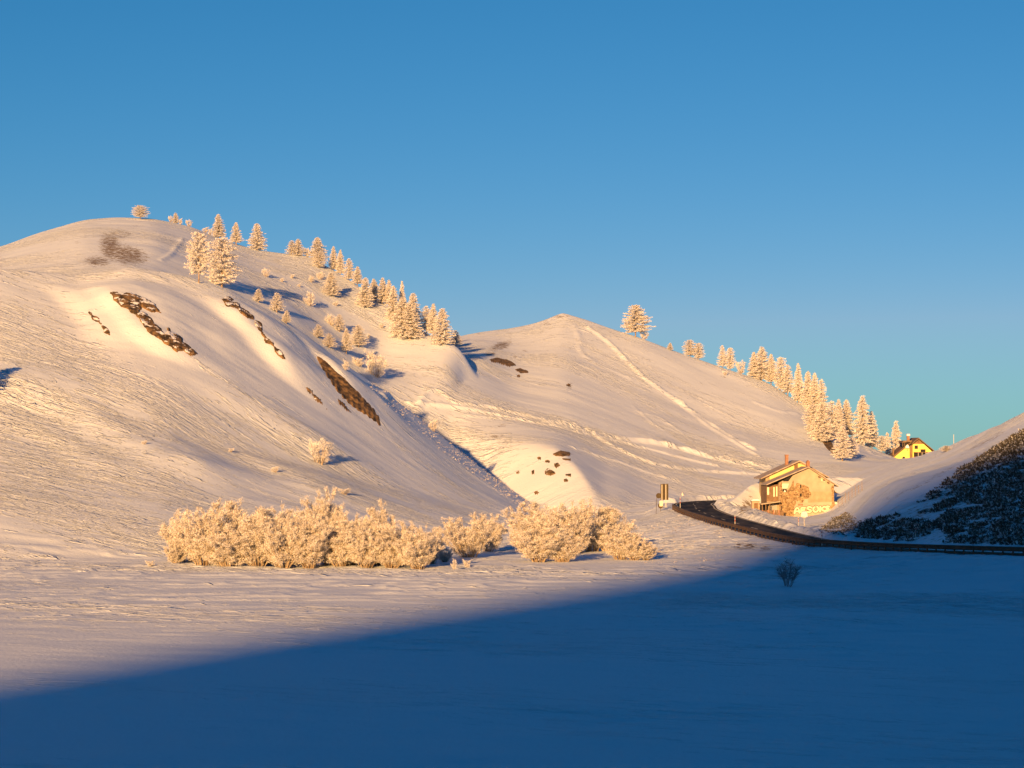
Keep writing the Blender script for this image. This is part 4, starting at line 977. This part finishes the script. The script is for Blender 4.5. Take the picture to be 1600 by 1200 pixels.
ch = MB().box(hx_(1230, 9), hx_(1234.6, 9), 8.6, 9.3, hz_(735, 9), hz_(711.5, 9)).build('chimney', M['brick'], H); MB().box(hx_(1229.5, 9), hx_(1235.1, 9), 8.5, 9.4, hz_(711.5, 9), hz_(710.3, 9)).build('chimney_cap', M['brick'], ch)
ch = MB().box(hx_(1261, 3), hx_(1266, 3), 2.8, 3.5, hz_(735, 3), hz_(722, 3)).build('chimney', M['brick'], H)
MB().poly([(hx_(1260.3, 3), 2.7, hz_(722, 3)), (hx_(1266.7, 3), 2.7, hz_(722, 3)), (hx_(1263.5, 3), 2.7, hz_(719, 3))], .9).build('chimney_cap', M['brick'], ch)
slope(fx1, hz_(765.5), hx_(1310), hz_(771), 1.0, 3.5, .12, 'side_canopy', H, M['roof'])
# porch
MB().poly([(hx_(1186), -1.6, hz_(788)), (hx_(1216), -1.6, hz_(784)), (hx_(1216), -1.6, hz_(782.6)), (hx_(1186), -1.6, hz_(786.6))], 2.4).build('porch_roof', M['plaster'], H)
MB().box(hx_(1187), hx_(1199), .3, .45, -.9, hz_(788.3)).build('porch_opening', M['dk'], H)
MB().box(hx_(1199), hx_(1217), .3, .42, -.9, hz_(787)).build('porch_wall', M['plaster_d'], H)
for px in (1187.5, 1193, 1199, 1215.5): MB().box(hx_(px), hx_(px + 1.2), -1.5, -1.38, -1.2, hz_(787.5)).build('porch_post', M['wood'], H)
gr = MB().box(hx_(1201.5), hx_(1213.5), .2, .295, hz_(803), hz_(788.5)).build('window', M['dk'], H)
for i in range(7): MB().box(hx_(1202 + i * 1.75), hx_(1202.7 + i * 1.75), .12, .19, hz_(803), hz_(788.5)).build('window_bar', M['white'], gr)
# graffiti: fat bubble letters with dark outlines, on the plinth
def stroke(pts, r, y, nm, matl, parent, n=8):
    """fat round-ended brush stroke as a thin raised sheet"""
    P = catmull([(a, 0, c) for a, c in pts], n)[:, [0, 2]] if len(pts) > 2 else np.array(pts, float)
    T = np.gradient(P, axis=0); T /= np.linalg.norm(T, axis=1)[:, None] + 1e-9; Nn = np.stack([-T[:, 1], T[:, 0]], 1)
    a0 = math.atan2(T[0, 1], T[0, 0]); a1 = math.atan2(T[-1, 1], T[-1, 0])
    left = P + Nn * r; right = P - Nn * r
    cap1 = [P[-1] + r * np.array([math.cos(a1 + math.pi/2 - t), math.sin(a1 + math.pi/2 - t)]) for t in np.linspace(0, math.pi, 7)[1:-1]]
    cap0 = [P[0] + r * np.array([math.cos(a0 - math.pi/2 - t), math.sin(a0 - math.pi/2 - t)]) for t in np.linspace(0, math.pi, 7)[1:-1]]
    V = []; Fs = []
    for i in range(len(P)): V += [(left[i][0], y, left[i][1]), (right[i][0], y, right[i][1])]
    for i in range(len(P) - 1): Fs.append([2*i, 2*i+1, 2*i+3, 2*i+2])
    for c_, e in ((cap1, 2 * len(P) - 2), (cap0, 0)):
        b0 = len(V); V += [(q[0], y, q[1]) for q in c_]
        if e: Fs.append([e, e + 1] + list(range(b0, b0 + len(c_)))[::-1])
        else: Fs.append([1, 0] + list(range(b0, b0 + len(c_)))[::-1])
    return V, Fs
def graffiti(glyphs, x0, z0, sc_, r, parent, nm, y=-.034, ybase=0.0, tilt=0):
    mb1 = MB(); mb2 = MB()
    for gx_, strokes in glyphs:
        for k, s__ in enumerate(strokes):
            pts = [(x0 + (gx_ + a) * sc_, z0 + c * sc_ + tilt * (gx_ + a) * sc_) for a, c in s__]
            for mb, rr_, yy in ((mb2, r + .07, y - .001 * k), (mb1, r, y - .02 - .001 * k)):
                V, Fs = stroke(pts, rr_, yy, nm, None, None); b0 = len(mb.v); mb.v += V; mb.f += [[b0 + q for q in f] for f in Fs]
    t_ = mb2.build(nm, M['black'], parent); mb1.build('fill', M['graf'], t_); return t_
G = [(0.0, [[(0,0),(.1,.55),(.45,.95),(.75,.6),(.85,0)], [(.15,.3),(.75,.3)]]),
     (1.15, [[(.75,.85),(.1,.85),(.05,.45),(.1,.05),(.8,.02)], [(.1,.45),(.6,.48)]]),
     (2.2, [[(.85,.8),(.4,.98),(.08,.75),(.4,.5),(.8,.28),(.5,.02),(.02,.1)]]),
     (3.35, [[(.45,1.0),(.05,.65),(.1,.18),(.5,.0),(.9,.3),(.85,.8),(.45,1.0)]]),
     (4.55, [[(.05,0),(.1,.9)], [(.85,.85),(.3,.45),(.9,.02)]]),
     (5.55, [[(.7,.8),(.3,.85),(.15,.62),(.5,.45),(.62,.2),(.1,.15)]])]
graffiti(G, hx_(1241), hz_(801.6), .90, .16, H, 'graffiti', tilt=.06)
# low wall on the right
LW = empty('low_wall', (hb[0] + fx1 + .08, hb[1] + .25, hb[2]), R(2.5)); tag(LW, 'low sloping cream wall with faded graffiti on the right side of the old house', 'wall')
w_ = hx_(1322) - fx1
MB().poly([(0, 0, -1.2), (w_, 0, -1.2), (w_, 0, hz_(795)), (w_ * .85, 0, hz_(791.5)), (0, 0, hz_(784))], .35).build('wall_body', M['plaster_d'], LW)
MB().poly([(.02, -.08, hz_(787)), (w_ * .87, -.08, hz_(794)), (w_ * .87, -.08, hz_(791.7)), (0.02, -.08, hz_(783.5))], .5).build('coping', M['cream'], LW)
graffiti([(0, [[(0,.3),(.4,.6),(.5,0)]]), (.8, [[(0,.5),(.3,0),(.7,.5)]]), (1.7, [[(.5,.5),(0,.4),(.3,.1),(.8,.2)]])], .25, hz_(798.5), .62, .10, LW, 'graffiti')
# board fence before the porch
FB = empty('board_fence', (hb[0] + hx_(1203), hb[1] - 2.4, float(ground(hb[0] + hx_(1203), hb[1] - 2.4))), R(2.5)); tag(FB, 'low reddish brown board fence in front of the porch of the old house', 'fence')
for i in range(12):
    xx = -1.65 + i * .3; hh = .75 + .1 * rs.random()
    MB().box(xx, xx + .24, 0, .04, -.5, hh).build('board', M['wood'] if i % 3 else M['brick'], FB)
MB().box(-1.7, 1.9, .045, .09, .35, .43).build('rail', M['wood'], FB)
# shed of pink blocks left of the porch
sx0 = hb[0] + hx_(1181); SH = empty('small_shed', (sx0, hb[1] + .4, float(ground(sx0, hb[1] + .4)))); tag(SH, 'small snow-capped pinkish shed left of the porch of the old house', 'shed')
MB().box(-.62, .62, 0, 1.5, -.8, 1.15).build('wall', mat('pinkish_render', (.55, .38, .27), .9, noise=.2, nscale=3), SH)
MB().box(-.75, .75, -.12, 1.6, 1.153, 1.24).build('roof', M['roof'], SH)
MB().poly([(-.72, -.1, 1.243), (.72, -.1, 1.243), (.68, -.1, 1.38), (.2, -.1, 1.5), (-.4, -.1, 1.47), (-.7, -.1, 1.35)], 1.65).build('snow_cap', M['snowcap'], SH)
MB().box(-.3, .35, -.04, -.003, -.3, .85).build('door', M['wood'], SH)

# ---------------------------------------------------------------- the yellow chalet on the pass
CY = 596.0; kc = CY / F; cb = ((1430 - 800) * kc, CY, EYE + (HZ - 717) * kc)
C2 = empty('yellow_chalet', cb, R(1)); tag(C2, 'bright yellow chalet with steep brown roof half hidden by the snow slope', 'house')
def cx_(px): return (px - 1430) * kc
def cz_(py): return (717 - py) * kc
MB().poly([(cx_(1426), 0, -2), (cx_(1459), 0, -2), (cx_(1459), 0, cz_(708)), (cx_(1434.5), 0, cz_(686)), (cx_(1426), 0, cz_(693))], 9).build('wall', M['chalet'], C2)
MB().poly([(cx_(1426.5), -.05, cz_(693.6)), (cx_(1443), -.05, cz_(693.6)), (cx_(1434.6), -.05, cz_(686))], .045).build('gable_boards', M['wood'], C2)
MB().poly([(cx_(1396), 1.2, -2), (cx_(1422.3), 1.2, -2), (cx_(1422.3), 1.2, cz_(698)), (cx_(1414), 1.2, cz_(699.5)), (cx_(1396), 1.2, cz_(714))], 7).build('wall', M['chalet'], C2)
MB().box(cx_(1422.3), cx_(1426), .6, 8, -2, cz_(696)).build('recess_strip', M['wood'], C2)  # dark brown strip between the two yellow wall sections
rf = MB().poly([(cx_(1434.5), -.8, cz_(685.5)), (cx_(1465.5), -.8, cz_(710.7)), (cx_(1465.5), -.8, cz_(709.3)), (cx_(1434.5), -.8, cz_(683.8))], 10.5).build('roof', M['slate'], C2)
MB().poly([(cx_(1424.5), -.8, cz_(693.8)), (cx_(1434.5), -.8, cz_(685.5)), (cx_(1434.5), -.8, cz_(683.8)), (cx_(1424.5), -.8, cz_(692))], 10.5).build('roof', M['slate'], C2)
MB().poly([(cx_(1394), .5, cz_(716)), (cx_(1413), .5, cz_(700.3)), (cx_(1424), .5, cz_(692.5)), (cx_(1424), .5, cz_(690.8)), (cx_(1413), .5, cz_(698.3)), (cx_(1394), .5, cz_(714.4))], 8.5).build('roof', M['slate'], C2)
dm = MB().box(cx_(1411), cx_(1424.4), .9, 5, cz_(697.5), cz_(691.2)).build('dormer', M['dk'], C2)
MB().poly([(cx_(1409.5), .3, cz_(691.8)), (cx_(1425), .3, cz_(690.5)), (cx_(1425), .3, cz_(688)), (cx_(1412), .3, cz_(688.4))], 5.5).build('dormer_roof', M['slate'], dm)
for px in (1410.6, 1413.6): MB().box(cx_(px), cx_(px + .7), .6, .7, cz_(698), cz_(691.6)).build('dormer_post', M['wood'], dm)
MB().poly([(cx_(1415), .45, cz_(700.2)), (cx_(1421), .45, cz_(700.2)), (cx_(1420.5), .45, cz_(697)), (cx_(1418.3), .45, cz_(694.5)), (cx_(1415.5), .45, cz_(697))], .6).build('snow_heap', M['snowcap'], C2)
ch = MB().box(cx_(1420.6), cx_(1424.6), 3, 3.7, cz_(692), cz_(681)).build('chimney', M['brick'], C2); MB().box(cx_(1420.2), cx_(1425), 2.9, 3.8, cz_(681), cz_(678)).build('chimney_snow', M['snowcap'], ch)
MB().box(cx_(1396.6), cx_(1399), 2.0, 2.5, cz_(712), cz_(700.5)).build('chimney', M['wood'], C2)
def win(x0, x1, z0, z1, y=-.06, frame=True, nm='window'):
    w0 = MB().box(cx_(x0), cx_(x1), y, y + .05, cz_(z1), cz_(z0)).build(nm, M['wood'] if frame else M['dk'], C2)
    if frame: MB().box(cx_(x0 + .5), cx_((x0+x1)/2 - .15), y - .02, y - .003, cz_(z1 - .6), cz_(z0 + .6)).build('pane', M['glass'], w0); MB().box(cx_((x0+x1)/2 + .15), cx_(x1 - .5), y - .02, y - .003, cz_(z1 - .6), cz_(z0 + .6)).build('pane', M['glass'], w0)
win(1428.7, 1434, 696, 701.6); win(1438.2, 1445.8, 702, 706.8, frame=False, nm='balcony_door')
MB().box(cx_(1427.5), cx_(1457.5), -.05, -.003, cz_(714), cz_(707)).build('loggia', M['dk'], C2)
for px in (1433.5, 1439.5, 1445.2, 1451.2): MB().box(cx_(px), cx_(px + .75), -.6, -.5, cz_(714.5), cz_(706.6)).build('loggia_post', M['alu'], C2)
MB().box(cx_(1427), cx_(1458), -.62, -.056, cz_(707), cz_(706.4)).build('loggia_beam', M['wood'], C2)
MB().box(cx_(1427.3), cx_(1437.5), -.75, -.65, cz_(719), cz_(713.6)).build('orange_panel', M['orange'], C2)
MB().poly([(cx_(1409.5), 1.14, cz_(719)), (cx_(1415), 1.14, cz_(719)), (cx_(1415), 1.14, cz_(713.6)), (cx_(1411.5), 1.14, cz_(713.6))], .05).build('door', M['dk'], C2)
MB().box(cx_(1399), cx_(1402), 1.14, 1.19, cz_(717.6), cz_(716)).build('window', M['dk'], C2)
MB().box(cx_(1418.2), cx_(1419.6), 1.14, 1.19, cz_(703.8), cz_(702.6)).build('lamp', M['dk'], C2)
